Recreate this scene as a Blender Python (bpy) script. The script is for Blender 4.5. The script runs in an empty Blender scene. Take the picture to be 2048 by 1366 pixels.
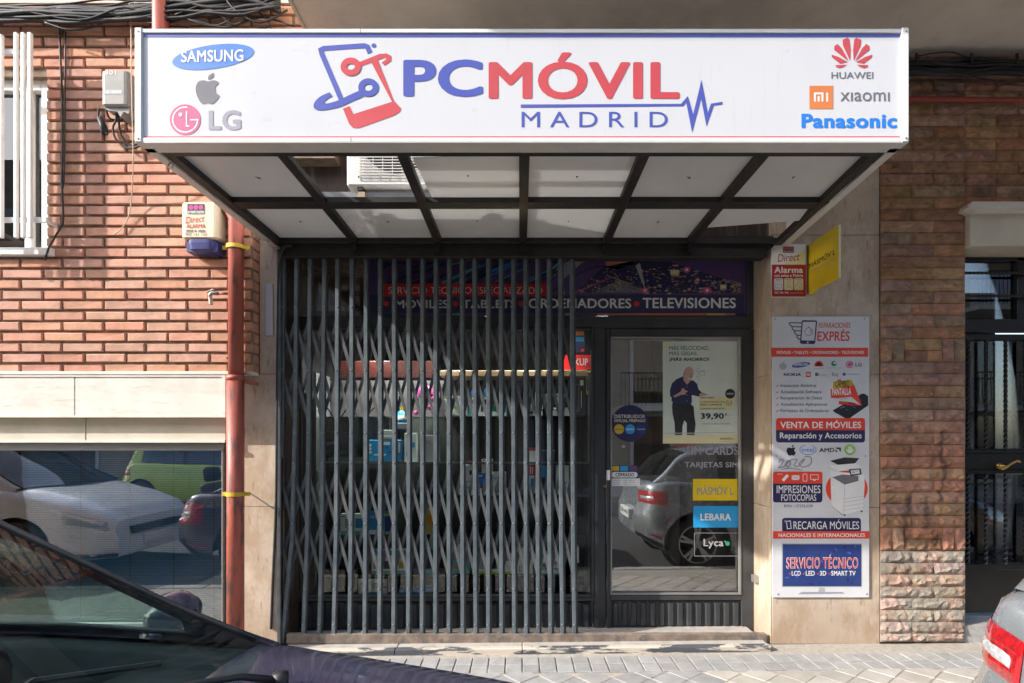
import bpy, bmesh, math, random
from mathutils import Vector, Matrix
from mathutils.geometry import tessellate_polygon
random.seed(7)
R = math.radians
SC = bpy.context.scene
COL = SC.collection

# ------------------------------------------------------------------ camera, world, sun, exposure
EYE_Y, EYE_Z, FPX, VX, VY = -3.6, 1.306, 1116.0, 1040.0, 885.0
cam_d = bpy.data.cameras.new('camera')
cam = bpy.data.objects.new('camera', cam_d); COL.objects.link(cam)
cam.location = (0, EYE_Y, EYE_Z); cam.rotation_euler = (R(90), 0, 0)
cam_d.sensor_width = 36; cam_d.lens = 36 * FPX / 2048
cam_d.shift_x = (1024 - VX) / 2048; cam_d.shift_y = (VY - 683) / 2048
cam_d.clip_start = 0.02; cam_d.clip_end = 600
SC.camera = cam

SUN = Vector((2.46, 1.0, -1.55)).normalized()          # direction the light travels
w = bpy.data.worlds.new('World'); SC.world = w; w.use_nodes = True
nt = w.node_tree; nt.nodes.clear()
sky = nt.nodes.new('ShaderNodeTexSky'); sky.sky_type = 'NISHITA'; sky.sun_disc = False
sky.sun_elevation = math.asin(-SUN.z); sky.sun_rotation = math.atan2(-SUN.x, -SUN.y) % (2 * math.pi)
sky.air_density = 1.0; sky.dust_density = 2.0; sky.ozone_density = 1.0
bg = nt.nodes.new('ShaderNodeBackground'); bg.inputs[1].default_value = 0.15
wo = nt.nodes.new('ShaderNodeOutputWorld')
nt.links.new(sky.outputs[0], bg.inputs[0]); nt.links.new(bg.outputs[0], wo.inputs[0])
sd = bpy.data.lights.new('sun', 'SUN'); sd.energy = 2.25; sd.angle = R(0.8); sd.color = (1.0, 0.965, 0.92)
so = bpy.data.objects.new('sun', sd); COL.objects.link(so); so.location = (-12, -8, 12)
so.rotation_euler = SUN.to_track_quat('-Z', 'Y').to_euler()
SC.view_settings.view_transform = 'Standard'; SC.view_settings.look = 'None'
SC.view_settings.gamma = 1; SC.view_settings.use_curve_mapping = False
SC.view_settings.exposure = 1.66
SC.cycles.transparent_max_bounces = 24; SC.cycles.max_bounces = 10

# ------------------------------------------------------------------ measuring helpers
def W(px, py, y):
    s = (y - EYE_Y) / FPX
    return Vector(((px - VX) * s, y, EYE_Z + (VY - py) * s))
def WX(px, y): return (px - VX) * (y - EYE_Y) / FPX
def WZ(py, y): return EYE_Z + (VY - py) * (y - EYE_Y) / FPX

# ------------------------------------------------------------------ materials
def newmat(name):
    m = bpy.data.materials.new(name); m.use_nodes = True
    n = m.node_tree.nodes; n.clear()
    return m, n, m.node_tree.links
def mathn(n, l, op, a, b=None, c=None, clamp=False):
    k = n.new('ShaderNodeMath'); k.operation = op; k.use_clamp = clamp
    for i, v in enumerate((a, b, c)):
        if v is None: continue
        if isinstance(v, (int, float)): k.inputs[i].default_value = v
        else: l.new(v, k.inputs[i])
    return k.outputs[0]
def mixc(n, l, f, a, b, mode='MIX'):
    k = n.new('ShaderNodeMix'); k.data_type = 'RGBA'; k.blend_type = mode
    for i, v in ((0, f), (6, a), (7, b)):
        if isinstance(v, (int, float)): k.inputs[i].default_value = v
        elif isinstance(v, (tuple, list)): k.inputs[i].default_value = (*v[:3], 1)
        else: l.new(v, k.inputs[i])
    return k.outputs[2]
def noise(n, l, pos, scale, detail=4, rough=0.55, vec=None):
    k = n.new('ShaderNodeTexNoise'); k.inputs['Scale'].default_value = scale
    k.inputs['Detail'].default_value = detail; k.inputs['Roughness'].default_value = rough
    if vec:
        mp = n.new('ShaderNodeMapping'); mp.inputs['Scale'].default_value = vec
        l.new(pos, mp.inputs[0]); pos = mp.outputs[0]
    l.new(pos, k.inputs['Vector']); return k.outputs['Fac']
def ramp(n, l, f, lo, hi):
    k = n.new('ShaderNodeMapRange'); k.inputs[1].default_value = lo; k.inputs[2].default_value = hi
    k.interpolation_type = 'SMOOTHSTEP'; l.new(f, k.inputs[0]); return k.outputs[0]
def mat(name, col, rough=0.6, metal=0.0, var=0.12, scale=6.0, col2=None, c2=(0.55, 0.75), c2scale=2.5, bump=0.0, bscale=60,
        rnd=0.0, spec=0.5, stretch=None, coat=0.0, extra=None, dust=0.0):
    m, n, l = newmat(name)
    g = n.new('ShaderNodeNewGeometry').outputs['Position']
    f = noise(n, l, g, scale, 5, 0.6, stretch)
    dark = tuple(c * (1 - var) for c in col); lite = tuple(min(1, c * (1 + var)) for c in col)
    c = mixc(n, l, ramp(n, l, f, 0.3, 0.7), dark, lite)
    if col2:
        f2 = noise(n, l, g, c2scale, 6, 0.65, stretch)
        c = mixc(n, l, ramp(n, l, f2, *c2), c, col2)
    if rnd:
        oi = n.new('ShaderNodeObjectInfo').outputs['Random']
        hs = n.new('ShaderNodeHueSaturation'); l.new(c, hs.inputs['Color'])
        l.new(mathn(n, l, 'MULTIPLY_ADD', oi, rnd * 2, 1 - rnd), hs.inputs['Value'])
        oj = mathn(n, l, 'FRACT', mathn(n, l, 'MULTIPLY', oi, 17.3))
        l.new(mathn(n, l, 'MULTIPLY_ADD', oj, 0.03 * rnd / 0.2, 0.5 - 0.015 * rnd / 0.2), hs.inputs['Hue'])
        ok = mathn(n, l, 'FRACT', mathn(n, l, 'MULTIPLY', oi, 71.7))
        l.new(mathn(n, l, 'MULTIPLY_ADD', ok, rnd * 1.6, 1 - rnd * 0.8), hs.inputs['Saturation'])
        c = hs.outputs[0]
    if extra: c = extra(n, l, g, c)
    if dust:
        fd = noise(n, l, g, 3.0, 6, 0.7)
        c = mixc(n, l, mathn(n, l, 'MULTIPLY', ramp(n, l, fd, 0.42, 0.8), dust), c, (0.42, 0.38, 0.33))
    p = n.new('ShaderNodeBsdfPrincipled'); o = n.new('ShaderNodeOutputMaterial')
    l.new(c, p.inputs['Base Color']); p.inputs['Metallic'].default_value = metal
    p.inputs['Specular IOR Level'].default_value = spec
    p.inputs['Coat Weight'].default_value = coat; p.inputs['Coat Roughness'].default_value = 0.04
    fr = noise(n, l, g, scale * 2.3, 3)
    l.new(mathn(n, l, 'MULTIPLY_ADD', fr, 0.24, rough - 0.12, clamp=True), p.inputs['Roughness'])
    if bump:
        fb = noise(n, l, g, bscale, 6, 0.65, stretch)
        b = n.new('ShaderNodeBump'); b.inputs['Strength'].default_value = bump; b.inputs['Distance'].default_value = 0.01
        l.new(fb, b.inputs['Height']); l.new(b.outputs[0], p.inputs['Normal'])
    l.new(p.outputs[0], o.inputs[0])
    return m
def glass(name, tint, refl, rough=0.0, wave=0.0, dirt=0.0, wscale=3.0, fk=0.9):
    m, n, l = newmat(name)
    g = n.new('ShaderNodeNewGeometry').outputs['Position']
    tr = n.new('ShaderNodeBsdfTransparent'); tr.inputs[0].default_value = (*tint, 1)
    gl = n.new('ShaderNodeBsdfGlossy'); gl.inputs['Roughness'].default_value = rough
    fr = n.new('ShaderNodeFresnel'); fr.inputs[0].default_value = 1.5
    f = mathn(n, l, 'MULTIPLY_ADD', fr.outputs[0], fk, refl, clamp=True)
    if wave:
        b = n.new('ShaderNodeBump'); b.inputs['Strength'].default_value = wave; b.inputs['Distance'].default_value = 0.01
        l.new(noise(n, l, g, wscale, 2), b.inputs['Height']); l.new(b.outputs[0], gl.inputs['Normal'])
    mx = n.new('ShaderNodeMixShader'); l.new(f, mx.inputs[0]); l.new(tr.outputs[0], mx.inputs[1]); l.new(gl.outputs[0], mx.inputs[2])
    out = mx.outputs[0]
    if dirt:
        d = n.new('ShaderNodeBsdfDiffuse'); d.inputs[0].default_value = (0.5, 0.47, 0.42, 1)
        md = n.new('ShaderNodeMixShader')
        l.new(mathn(n, l, 'MULTIPLY', ramp(n, l, noise(n, l, g, 5, 6, 0.7), 0.35, 0.85), dirt), md.inputs[0])
        l.new(out, md.inputs[1]); l.new(d.outputs[0], md.inputs[2]); out = md.outputs[0]
    o = n.new('ShaderNodeOutputMaterial'); l.new(out, o.inputs[0])
    return m
def emis(name, col, s):
    m, n, l = newmat(name); e = n.new('ShaderNodeEmission'); e.inputs[0].default_value = (*col, 1); e.inputs[1].default_value = s
    o = n.new('ShaderNodeOutputMaterial'); l.new(e.outputs[0], o.inputs[0]); return m
def ink(name, col, rough=0.45):
    return mat(name, col, rough, var=0.05, scale=5, dust=0.06)

def scrawl(n, l, g, c):           # black spray runs down the stone
    sx = n.new('ShaderNodeSeparateXYZ'); l.new(g, sx.inputs[0])
    wob = noise(n, l, g, 4.0, 3); wob2 = noise(n, l, g, 60.0, 3)
    tot = None
    for x0, z0, z1, wd in ((2.545, 0.62, 0.98, 0.013), (2.79, 0.90, 1.42, 0.011), (2.66, 0.72, 0.93, 0.012), (2.74, 0.60, 0.74, 0.014)):
        dx = mathn(n, l, 'ABSOLUTE', mathn(n, l, 'ADD', sx.outputs[0], mathn(n, l, 'MULTIPLY_ADD', wob, 0.16, -x0 - 0.08)))
        dx = mathn(n, l, 'ADD', dx, mathn(n, l, 'MULTIPLY_ADD', wob2, 0.03, -0.015))
        k = mathn(n, l, 'SUBTRACT', 1.0, ramp(n, l, dx, wd * 0.1, wd * 2.6))
        k = mathn(n, l, 'MULTIPLY', k, ramp(n, l, sx.outputs[2], z0, z0 + 0.03))
        k = mathn(n, l, 'MULTIPLY', k, mathn(n, l, 'SUBTRACT', 1.0, ramp(n, l, sx.outputs[2], z1 - 0.05, z1)))
        tot = k if tot is None else mathn(n, l, 'MAXIMUM', tot, k)
    return mixc(n, l, mathn(n, l, 'MULTIPLY', tot, 0.62), c, (0.03, 0.02, 0.02))
def brickwear(n, l, g, c):
    f = noise(n, l, g, 1.1, 5, 0.6)
    c = mixc(n, l, mathn(n, l, 'MULTIPLY', ramp(n, l, f, 0.45, 0.75), 0.35), c, (0.62, 0.36, 0.24))
    f = noise(n, l, g, 30, 6, 0.8)
    return mixc(n, l, mathn(n, l, 'MULTIPLY', ramp(n, l, f, 0.58, 0.72), 0.35), c, (0.22, 0.12, 0.08))
def creamwear(n, l, g, c):
    f = noise(n, l, g, 2.6, 7, 0.7, (0.8, 1, 2.4))
    c = mixc(n, l, mathn(n, l, 'MULTIPLY', ramp(n, l, f, 0.47, 0.62), 0.55), c, (0.52, 0.49, 0.43))
    f = noise(n, l, g, 7.0, 8, 0.75, (0.5, 1, 3.5))
    return mixc(n, l, mathn(n, l, 'MULTIPLY', ramp(n, l, f, 0.58, 0.64), 0.5), c, (0.46, 0.34, 0.20))
def signwear(n, l, g, c):          # dried drips running down from the top edge, grime along the bottom
    f = noise(n, l, g, 9.0, 6, 0.75, (5, 1, 0.25))
    return mixc(n, l, mathn(n, l, 'MULTIPLY', ramp(n, l, f, 0.56, 0.72), 0.22), c, (0.46, 0.44, 0.39))
def marblewear(n, l, g, c):
    f = noise(n, l, g, 3.0, 8, 0.7, (1.6, 1.6, 0.7))
    c = mixc(n, l, mathn(n, l, 'MULTIPLY', ramp(n, l, f, 0.44, 0.60), 0.55), c, (0.36, 0.235, 0.135))
    f = noise(n, l, g, 1.7, 6, 0.7)
    c = mixc(n, l, mathn(n, l, 'MULTIPLY', ramp(n, l, f, 0.5, 0.66), 0.45), c, (0.66, 0.60, 0.52))
    f = noise(n, l, g, 14.0, 8, 0.75, (2.2, 2.2, 0.5))
    c = mixc(n, l, mathn(n, l, 'MULTIPLY', ramp(n, l, f, 0.56, 0.63), 0.5), c, (0.22, 0.15, 0.10))
    sx = n.new('ShaderNodeSeparateXYZ'); l.new(g, sx.inputs[0])
    low = mathn(n, l, 'SUBTRACT', 1.0, ramp(n, l, mathn(n, l, 'ADD', sx.outputs[2], mathn(n, l, 'MULTIPLY', f, 0.3)), 0.1, 0.55))
    return mixc(n, l, mathn(n, l, 'MULTIPLY', low, 0.45), c, (0.30, 0.20, 0.12))

M = {}
M['brick'] = mat('orange_brick', (0.55, 0.285, 0.195), 0.85, var=0.16, scale=9, rnd=0.11, bump=0.35, bscale=90, extra=brickwear)
M['mortar'] = mat('brown_mortar', (0.27, 0.205, 0.15), 0.95, var=0.25, scale=14, bump=0.7, bscale=70)
M['stone'] = mat('split_stone', (0.35, 0.205, 0.13), 0.9, var=0.28, scale=13, rnd=0.22, bump=0.7, bscale=45, col2=(0.40, 0.26, 0.155), c2scale=8, extra=scrawl)
M['stone_low'] = mat('split_stone_worn', (0.36, 0.245, 0.19), 0.9, var=0.30, scale=18, rnd=0.18, bump=0.9, bscale=45, col2=(0.30, 0.26, 0.21), c2=(0.45, 0.6), c2scale=7)
M['dark_mortar'] = mat('dark_mortar', (0.055, 0.042, 0.035), 0.95, var=0.2, bump=0.4)
M['marble'] = mat('beige_marble', (0.56, 0.46, 0.36), 0.45, var=0.10, scale=5, col2=(0.56, 0.46, 0.36), c2scale=6, bump=0.06, bscale=30, extra=marblewear)
M['cream'] = mat('cream_stone', (0.72, 0.675, 0.59), 0.5, var=0.06, scale=4, col2=(0.60, 0.58, 0.52), c2=(0.52, 0.72), c2scale=3.5, bump=0.08, bscale=40, extra=creamwear)
M['cream2'] = mat('cream_plaster', (0.60, 0.54, 0.43), 0.7, var=0.07, scale=5, bump=0.08, bscale=60)
M['plaster'] = mat('grey_beige_plaster', (0.68, 0.60, 0.51), 0.9, var=0.10, scale=2.2, col2=(0.54, 0.465, 0.39), c2=(0.5, 0.8), c2scale=4, bump=0.30, bscale=55)
M['pipe'] = mat('red_pipe_paint', (0.36, 0.085, 0.055), 0.5, var=0.14, scale=8, col2=(0.12, 0.055, 0.045), c2=(0.50, 0.62), c2scale=6, stretch=(3, 3, 0.6), bump=0.08)
M['pipe2'] = mat('dull_red_paint', (0.30, 0.05, 0.035), 0.5, var=0.15, scale=8)
M['yellow'] = mat('yellow_clamp', (0.62, 0.42, 0.03), 0.5, var=0.1)
M['white'] = mat('white_paint', (0.80, 0.79, 0.76), 0.4, var=0.04, scale=8, dust=0.12)
M['signwhite'] = mat('sign_white', (0.66, 0.665, 0.68), 0.32, var=0.02, scale=3, dust=0.05, extra=signwear)
M['alu'] = mat('light_aluminium', (0.62, 0.60, 0.56), 0.45, metal=0.2, var=0.06, scale=12, dust=0.2)
M['greyalu'] = mat('grey_aluminium', (0.30, 0.30, 0.29), 0.4, metal=0.5, var=0.06)
M['blackmetal'] = mat('black_iron', (0.014, 0.012, 0.011), 0.5, var=0.3, scale=20, col2=(0.14, 0.08, 0.05), c2=(0.66, 0.75), c2scale=14, dust=0.05, bump=0.2, bscale=80)
M['frame'] = mat('anthracite_frame', (0.043, 0.047, 0.052), 0.42, metal=0.1, var=0.12, scale=10, dust=0.09)
M['lattice'] = mat('lattice_paint_channel_shade', (0.070, 0.076, 0.080), 0.5, var=0.2, scale=14, dust=0.12)
M['gate'] = mat('blue_grey_gate_paint', (0.108, 0.134, 0.150), 0.42, metal=0.15, var=0.16, scale=12, dust=0.16, bump=0.08, bscale=60)
M['rivet'] = mat('rivet_steel', (0.28, 0.30, 0.31), 0.4, metal=0.5, var=0.1)
M['rust'] = mat('rusty_rail', (0.20, 0.155, 0.12), 0.7, var=0.3, scale=14, col2=(0.10, 0.09, 0.09), c2=(0.5, 0.65), c2scale=8, bump=0.3)
M['step'] = mat('worn_painted_step', (0.07, 0.075, 0.085), 0.8, var=0.15, scale=8, col2=(0.52, 0.46, 0.38), c2=(0.49, 0.54), c2scale=3.5, stretch=(0.6, 1, 4), bump=0.3)
M['steptop'] = mat('step_top_stone', (0.38, 0.35, 0.31), 0.85, var=0.12, scale=12, bump=0.3)
M['paver'] = mat('grey_paver', (0.29, 0.285, 0.275), 0.85, var=0.12, scale=15, rnd=0.12, bump=0.3, bscale=90, dust=0.35)
M['slab'] = mat('cream_paver', (0.38, 0.35, 0.305), 0.85, var=0.10, scale=9, rnd=0.12, bump=0.25, bscale=80)
M['sand'] = mat('sandy_joint', (0.36, 0.325, 0.275), 0.95, var=0.15, scale=30, bump=0.5, bscale=120)
M['asphalt'] = mat('asphalt', (0.055, 0.054, 0.052), 0.9, var=0.2, scale=20, bump=0.5, bscale=120)
M['kerb'] = mat('granite_kerb', (0.36, 0.35, 0.33), 0.8, var=0.15, scale=30, bump=0.3)
M['cable'] = mat('black_cable', (0.018, 0.018, 0.02), 0.55, var=0.3, scale=10, dust=0.12)
M['beigewire'] = mat('beige_wire', (0.50, 0.42, 0.32), 0.6)
M['plasticgrey'] = mat('grey_plastic', (0.27, 0.265, 0.25), 0.6, var=0.07, scale=9, dust=0.35)
M['cream_plastic'] = mat('cream_plastic', (0.66, 0.56, 0.40), 0.5, var=0.05, dust=0.15)
M['navyplastic'] = mat('navy_plastic', (0.05, 0.055, 0.19), 0.45, var=0.15)
M['lav'] = mat('lavender_plastic', (0.55, 0.50, 0.55), 0.5, var=0.03)
M['brass'] = mat('brass', (0.55, 0.36, 0.12), 0.3, metal=0.9, var=0.1)
M['steel'] = mat('worn_steel', (0.40, 0.38, 0.35), 0.45, metal=0.7, var=0.15)
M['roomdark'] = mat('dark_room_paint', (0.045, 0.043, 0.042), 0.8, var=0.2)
M['roomfloor'] = mat('shop_floor', (0.14, 0.13, 0.12), 0.5, var=0.1)
M['shelf'] = mat('shelf_grey', (0.10, 0.105, 0.11), 0.4, var=0.1)
M['shelfglass'] = glass('shelf_glass', (0.86, 0.95, 0.92), 0.04)
M['wood'] = mat('light_wood', (0.42, 0.32, 0.19), 0.6, var=0.15, scale=10, stretch=(0.3, 4, 8))
M['blackdoor'] = mat('black_door_paint', (0.014, 0.013, 0.013), 0.32, var=0.2, scale=8)
M['header'] = mat('brown_granite', (0.045, 0.030, 0.026), 0.55, var=0.3, scale=10, col2=(0.13, 0.10, 0.085), c2=(0.5, 0.6), c2scale=3, stretch=(4, 4, 0.3))
M['blind'] = mat('blue_blind', (0.16, 0.52, 0.86), 0.5, var=0.05)
M['tyre'] = mat('tyre_rubber', (0.022, 0.022, 0.023), 0.8, var=0.15, dust=0.1)
M['rim'] = mat('rim_alloy', (0.42, 0.43, 0.45), 0.35, metal=0.8, var=0.05)
M['blacktrim'] = mat('black_trim', (0.018, 0.018, 0.02), 0.5, var=0.15, dust=0.08)
M['interior'] = mat('car_interior', (0.035, 0.04, 0.042), 0.75, var=0.2, bump=0.2, bscale=150)
M['seat'] = mat('car_seat_fabric', (0.06, 0.06, 0.065), 0.9, var=0.15, bump=0.3, bscale=200)
M['plate'] = mat('number_plate', (0.75, 0.75, 0.73), 0.4, var=0.02)
M['redlens'] = mat('red_lens', (0.36, 0.008, 0.012), 0.12, var=0.35, scale=40, coat=0.8)
M['clearlens'] = mat('clear_lens', (0.62, 0.64, 0.66), 0.12, metal=0.4, var=0.25, scale=50, coat=0.8)
M['glass_shop'] = glass('shop_glass', (0.97, 0.985, 0.98), 0.02, wave=0.015, dirt=0.012, fk=.8)
M['glass_door'] = glass('door_glass', (0.97, 0.985, 0.98), 0.21, wave=0.008, dirt=0.01)
M['glass_left'] = glass('blue_window_glass', (0.93, 0.98, 0.99), 0.18, wave=0.03, dirt=0.02)
M['glass_dark'] = glass('entrance_glass', (0.45, 0.45, 0.45), 0.10, wave=0.02)
M['glass_car'] = glass('green_car_glass', (0.82, 1.0, 0.95), 0.01, wave=0.0, dirt=0.04, fk=0.36)
M['glass_cardark'] = glass('dark_car_glass', (0.12, 0.15, 0.15), 0.10)
M['mirror'] = mat('mirror_glass', (0.8, 0.85, 0.85), 0.12, metal=1.0, var=0.0)
def trans_panel(name, col, tcol, dust=True):
    m, n, l = newmat(name); g = n.new('ShaderNodeNewGeometry').outputs['Position']
    c = mixc(n, l, ramp(n, l, noise(n, l, g, 4, 6, 0.7), 0.4, 0.85), col, tuple(x * 0.86 for x in col))
    c = mixc(n, l, mathn(n, l, 'MULTIPLY', ramp(n, l, noise(n, l, g, 40, 3, 0.7), 0.72, 0.80), 0.5), c, (0.25, 0.22, 0.18))
    p = n.new('ShaderNodeBsdfPrincipled'); p.inputs['Roughness'].default_value = 0.30; l.new(c, p.inputs['Base Color'])
    t = n.new('ShaderNodeBsdfTranslucent'); t.inputs[0].default_value = (*tcol, 1)
    mx = n.new('ShaderNodeMixShader'); mx.inputs[0].default_value = 0.38
    l.new(p.outputs[0], mx.inputs[1]); l.new(t.outputs[0], mx.inputs[2])
    o = n.new('ShaderNodeOutputMaterial'); l.new(mx.outputs[0], o.inputs[0]); return m
M['panel'] = trans_panel('opal_panel', (0.80, 0.80, 0.80), (0.8, 0.8, 0.78))
# inks
for k, c in dict(blue=(0.075, 0.10, 0.42), red=(0.58, 0.07, 0.08), grey=(0.16, 0.16, 0.175), lgrey=(0.33, 0.32, 0.38), sblue=(0.07, 0.22, 0.70),
                 pblue=(0.02, 0.22, 0.78), orange=(0.72, 0.22, 0.06), white=(0.80, 0.80, 0.79), pink=(0.62, 0.10, 0.24), black=(0.02, 0.02, 0.025),
                 navy=(0.022, 0.022, 0.09), poster_red=(0.78, 0.065, 0.03), darkred=(0.42, 0.015, 0.02), yellow=(0.74, 0.54, 0.01),
                 paleyellow=(0.76, 0.72, 0.42), paper=(0.68, 0.76, 0.66), poster=(0.66, 0.66, 0.67), skin=(0.56, 0.36, 0.29), shirt=(0.028, 0.03, 0.09),
                 cyan=(0.02, 0.33, 0.68), teal=(0.12, 0.45, 0.45), silver=(0.42, 0.42, 0.42), bright_red=(0.75, 0.02, 0.02), gold=(0.62, 0.45, 0.12),
                 green=(0.28, 0.55, 0.08), dkgreen=(0.03, 0.28, 0.14), maroon=(0.06, 0.012, 0.008), purple=(0.10, 0.06, 0.18), magenta=(0.45, 0.03, 0.22), amber=(0.75, 0.36, 0.03),
                 scrawl=(0.32, 0.32, 0.32), midblue=(0.018, 0.042, 0.18), lime=(0.45, 0.60, 0.05), offwhite=(0.80, 0.83, 0.79), copper=(0.55, 0.22, 0.14)).items():
    M['i_' + k] = ink('ink_' + k, c)

# ------------------------------------------------------------------ object helpers
def org(o):
    v = Vector((0, 0, 0))
    while o is not None: v += o.location; o = o.parent
    return v
def tag(o, label=None, cat=None, group=None, kind=None):
    if label: o['label'] = label
    if cat: o['category'] = cat
    if group: o['group'] = group
    if kind: o['kind'] = kind
    return o
def thing(name, label, cat, loc, group=None, kind=None):
    o = bpy.data.objects.new(name, None); COL.objects.link(o); o.location = loc; o.empty_display_size = 0.1
    return tag(o, label, cat, group, kind)
class MB:
    def __init__(s): s.v = []; s.f = []
    def add(s, vs, fs):
        b = len(s.v); s.v += [Vector(x) for x in vs]; s.f += [tuple(b + i for i in f) for f in fs]; return s
    def box(s, x0, x1, y0, y1, z0, z1):
        return s.add([(x0, y0, z0), (x1, y0, z0), (x1, y1, z0), (x0, y1, z0), (x0, y0, z1), (x1, y0, z1), (x1, y1, z1), (x0, y1, z1)],
                     [(0, 3, 2, 1), (4, 5, 6, 7), (0, 1, 5, 4), (1, 2, 6, 5), (2, 3, 7, 6), (3, 0, 4, 7)])
    def pbox(s, px0, py0, px1, py1, yf, yb):
        a = W(px0, py0, yf); b = W(px1, py1, yf)
        return s.box(a.x, b.x, yf, yb, b.z, a.z)
    def bar(s, a, b, w, h, up=(0, 0, 1)):
        a = Vector(a); b = Vector(b); d = (b - a).normalized(); up = Vector(up)
        sd = d.cross(up)
        if sd.length < 1e-4: sd = d.cross(Vector((1, 0, 0)))
        sd.normalize(); u = sd.cross(d)
        vs = [p + sd * (i * w / 2) + u * (j * h / 2) for p in (a, b) for i, j in ((-1, -1), (1, -1), (1, 1), (-1, 1))]
        return s.add(vs, [(0, 1, 2, 3), (7, 6, 5, 4), (0, 4, 5, 1), (1, 5, 6, 2), (2, 6, 7, 3), (3, 7, 4, 0)])
    def tube(s, pts, r, n=8, caps=True):
        pts = [Vector(p) for p in pts]; rs = r if isinstance(r, (list, tuple)) else [r] * len(pts)
        vs = []; fs = []; prev = None
        for i, p in enumerate(pts):
            d = (pts[min(i + 1, len(pts) - 1)] - pts[max(i - 1, 0)]).normalized()
            if prev is None:
                a = Vector((0, 0, 1)) if abs(d.z) < 0.9 else Vector((1, 0, 0)); u = d.cross(a).normalized()
            else:
                u = (prev - d * prev.dot(d)).normalized()
            prev = u; v2 = d.cross(u)
            vs += [p + (u * math.cos(2 * math.pi * k / n) + v2 * math.sin(2 * math.pi * k / n)) * rs[i] for k in range(n)]
        for i in range(len(pts) - 1):
            for k in range(n):
                fs.append((i * n + k, i * n + (k + 1) % n, (i + 1) * n + (k + 1) % n, (i + 1) * n + k))
        if caps: fs.append(tuple(reversed(range(n)))); fs.append(tuple(range((len(pts) - 1) * n, len(pts) * n)))
        return s.add(vs, fs)
    def cyl(s, a, b, r, n=16): return s.tube([a, b], r, n)
    def lathe(s, c, axis, prof, n=20):      # prof: (dist along axis, radius)
        axis = Vector(axis).normalized(); c = Vector(c)
        a = Vector((0, 0, 1)) if abs(axis.z) < 0.9 else Vector((1, 0, 0)); u = axis.cross(a).normalized(); v2 = axis.cross(u)
        vs = []; fs = []
        for t, r in prof: vs += [c + axis * t + (u * math.cos(2 * math.pi * k / n) + v2 * math.sin(2 * math.pi * k / n)) * r for k in range(n)]
        for i in range(len(prof) - 1):
            for k in range(n): fs.append((i * n + k, (i + 1) * n + k, (i + 1) * n + (k + 1) % n, i * n + (k + 1) % n))
        return s.add(vs, fs)
    def grid(s, rows, close=False):
        nr, nc = len(rows), len(rows[0]); fs = []
        for i in range(nr - 1):
            for j in range(nc - 1): fs.append((i * nc + j, i * nc + j + 1, (i + 1) * nc + j + 1, (i + 1) * nc + j))
        return s.add([p for r in rows for p in r], fs)
    def prism(s, pts, y0, y1):              # outline of (x, z) points, extruded along y
        n = len(pts); tri = tessellate_polygon([[Vector((p[0], p[1], 0)) for p in pts]])
        vs = [(p[0], y0, p[1]) for p in pts] + [(p[0], y1, p[1]) for p in pts]
        fs = [tuple(t) for t in tri] + [tuple(n + i for i in reversed(t)) for t in tri]
        fs += [(i, (i + 1) % n, n + (i + 1) % n, n + i) for i in range(n)]
        return s.add(vs, fs)
    def build(s, name, m, parent=None, smooth=False, bevel=0.0, loc=None, recalc=True, kind=None):
        me = bpy.data.meshes.new(name)
        if parent is not None: o0 = org(parent); off = Vector((0, 0, 0))
        else:
            o0 = Vector(loc) if loc is not None else Vector(((min(v.x for v in s.v) + max(v.x for v in s.v)) / 2,
                 (min(v.y for v in s.v) + max(v.y for v in s.v)) / 2, min(v.z for v in s.v)))
            off = o0
        me.from_pydata([v - o0 for v in s.v], [], s.f)
        if recalc or bevel:
            bm = bmesh.new(); bm.from_mesh(me)
            bmesh.ops.recalc_face_normals(bm, faces=bm.faces)
            if bevel:
                es = [e for e in bm.edges if len(e.link_faces) == 2 and e.calc_face_angle(0) > 0.5]
                bmesh.ops.bevel(bm, geom=es, offset=bevel, segments=1, profile=0.7, affect='EDGES', clamp_overlap=True)
            bm.to_mesh(me); bm.free()
        if smooth: me.shade_smooth()
        me.materials.append(M[m] if isinstance(m, str) else m)
        o = bpy.data.objects.new(name, me); COL.objects.link(o); o.location = off
        if parent is not None: o.parent = parent
        if kind: o['kind'] = kind
        return o
def inst(o, loc, parent, name=None):
    c = o.copy(); COL.objects.link(c); c.parent = parent; c.location = Vector(loc) - org(parent); return c
def mesh_of(name, vs, fs, m):
    me = bpy.data.meshes.new(name); me.from_pydata(vs, [], fs)
    bm = bmesh.new(); bm.from_mesh(me); bmesh.ops.recalc_face_normals(bm, faces=bm.faces); bm.to_mesh(me); bm.free()
    me.materials.append(M[m]); return me
def put(name, me, loc, parent):
    o = bpy.data.objects.new(name, me); COL.objects.link(o); o.parent = parent; o.location = Vector(loc) - org(parent); return o
def catmull(pts, k=6):
    pts = [Vector(p) for p in pts]; out = []
    for i in range(len(pts) - 1):
        p0 = pts[max(i - 1, 0)]; p1 = pts[i]; p2 = pts[i + 1]; p3 = pts[min(i + 2, len(pts) - 1)]
        for j in range(k):
            t = j / k
            out.append(0.5 * ((2 * p1) + (p2 - p0) * t + (2 * p0 - 5 * p1 + 4 * p2 - p3) * t * t + (3 * p1 - p0 - 3 * p2 + p3) * t ** 3))
    out.append(pts[-1]); return out

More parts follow.
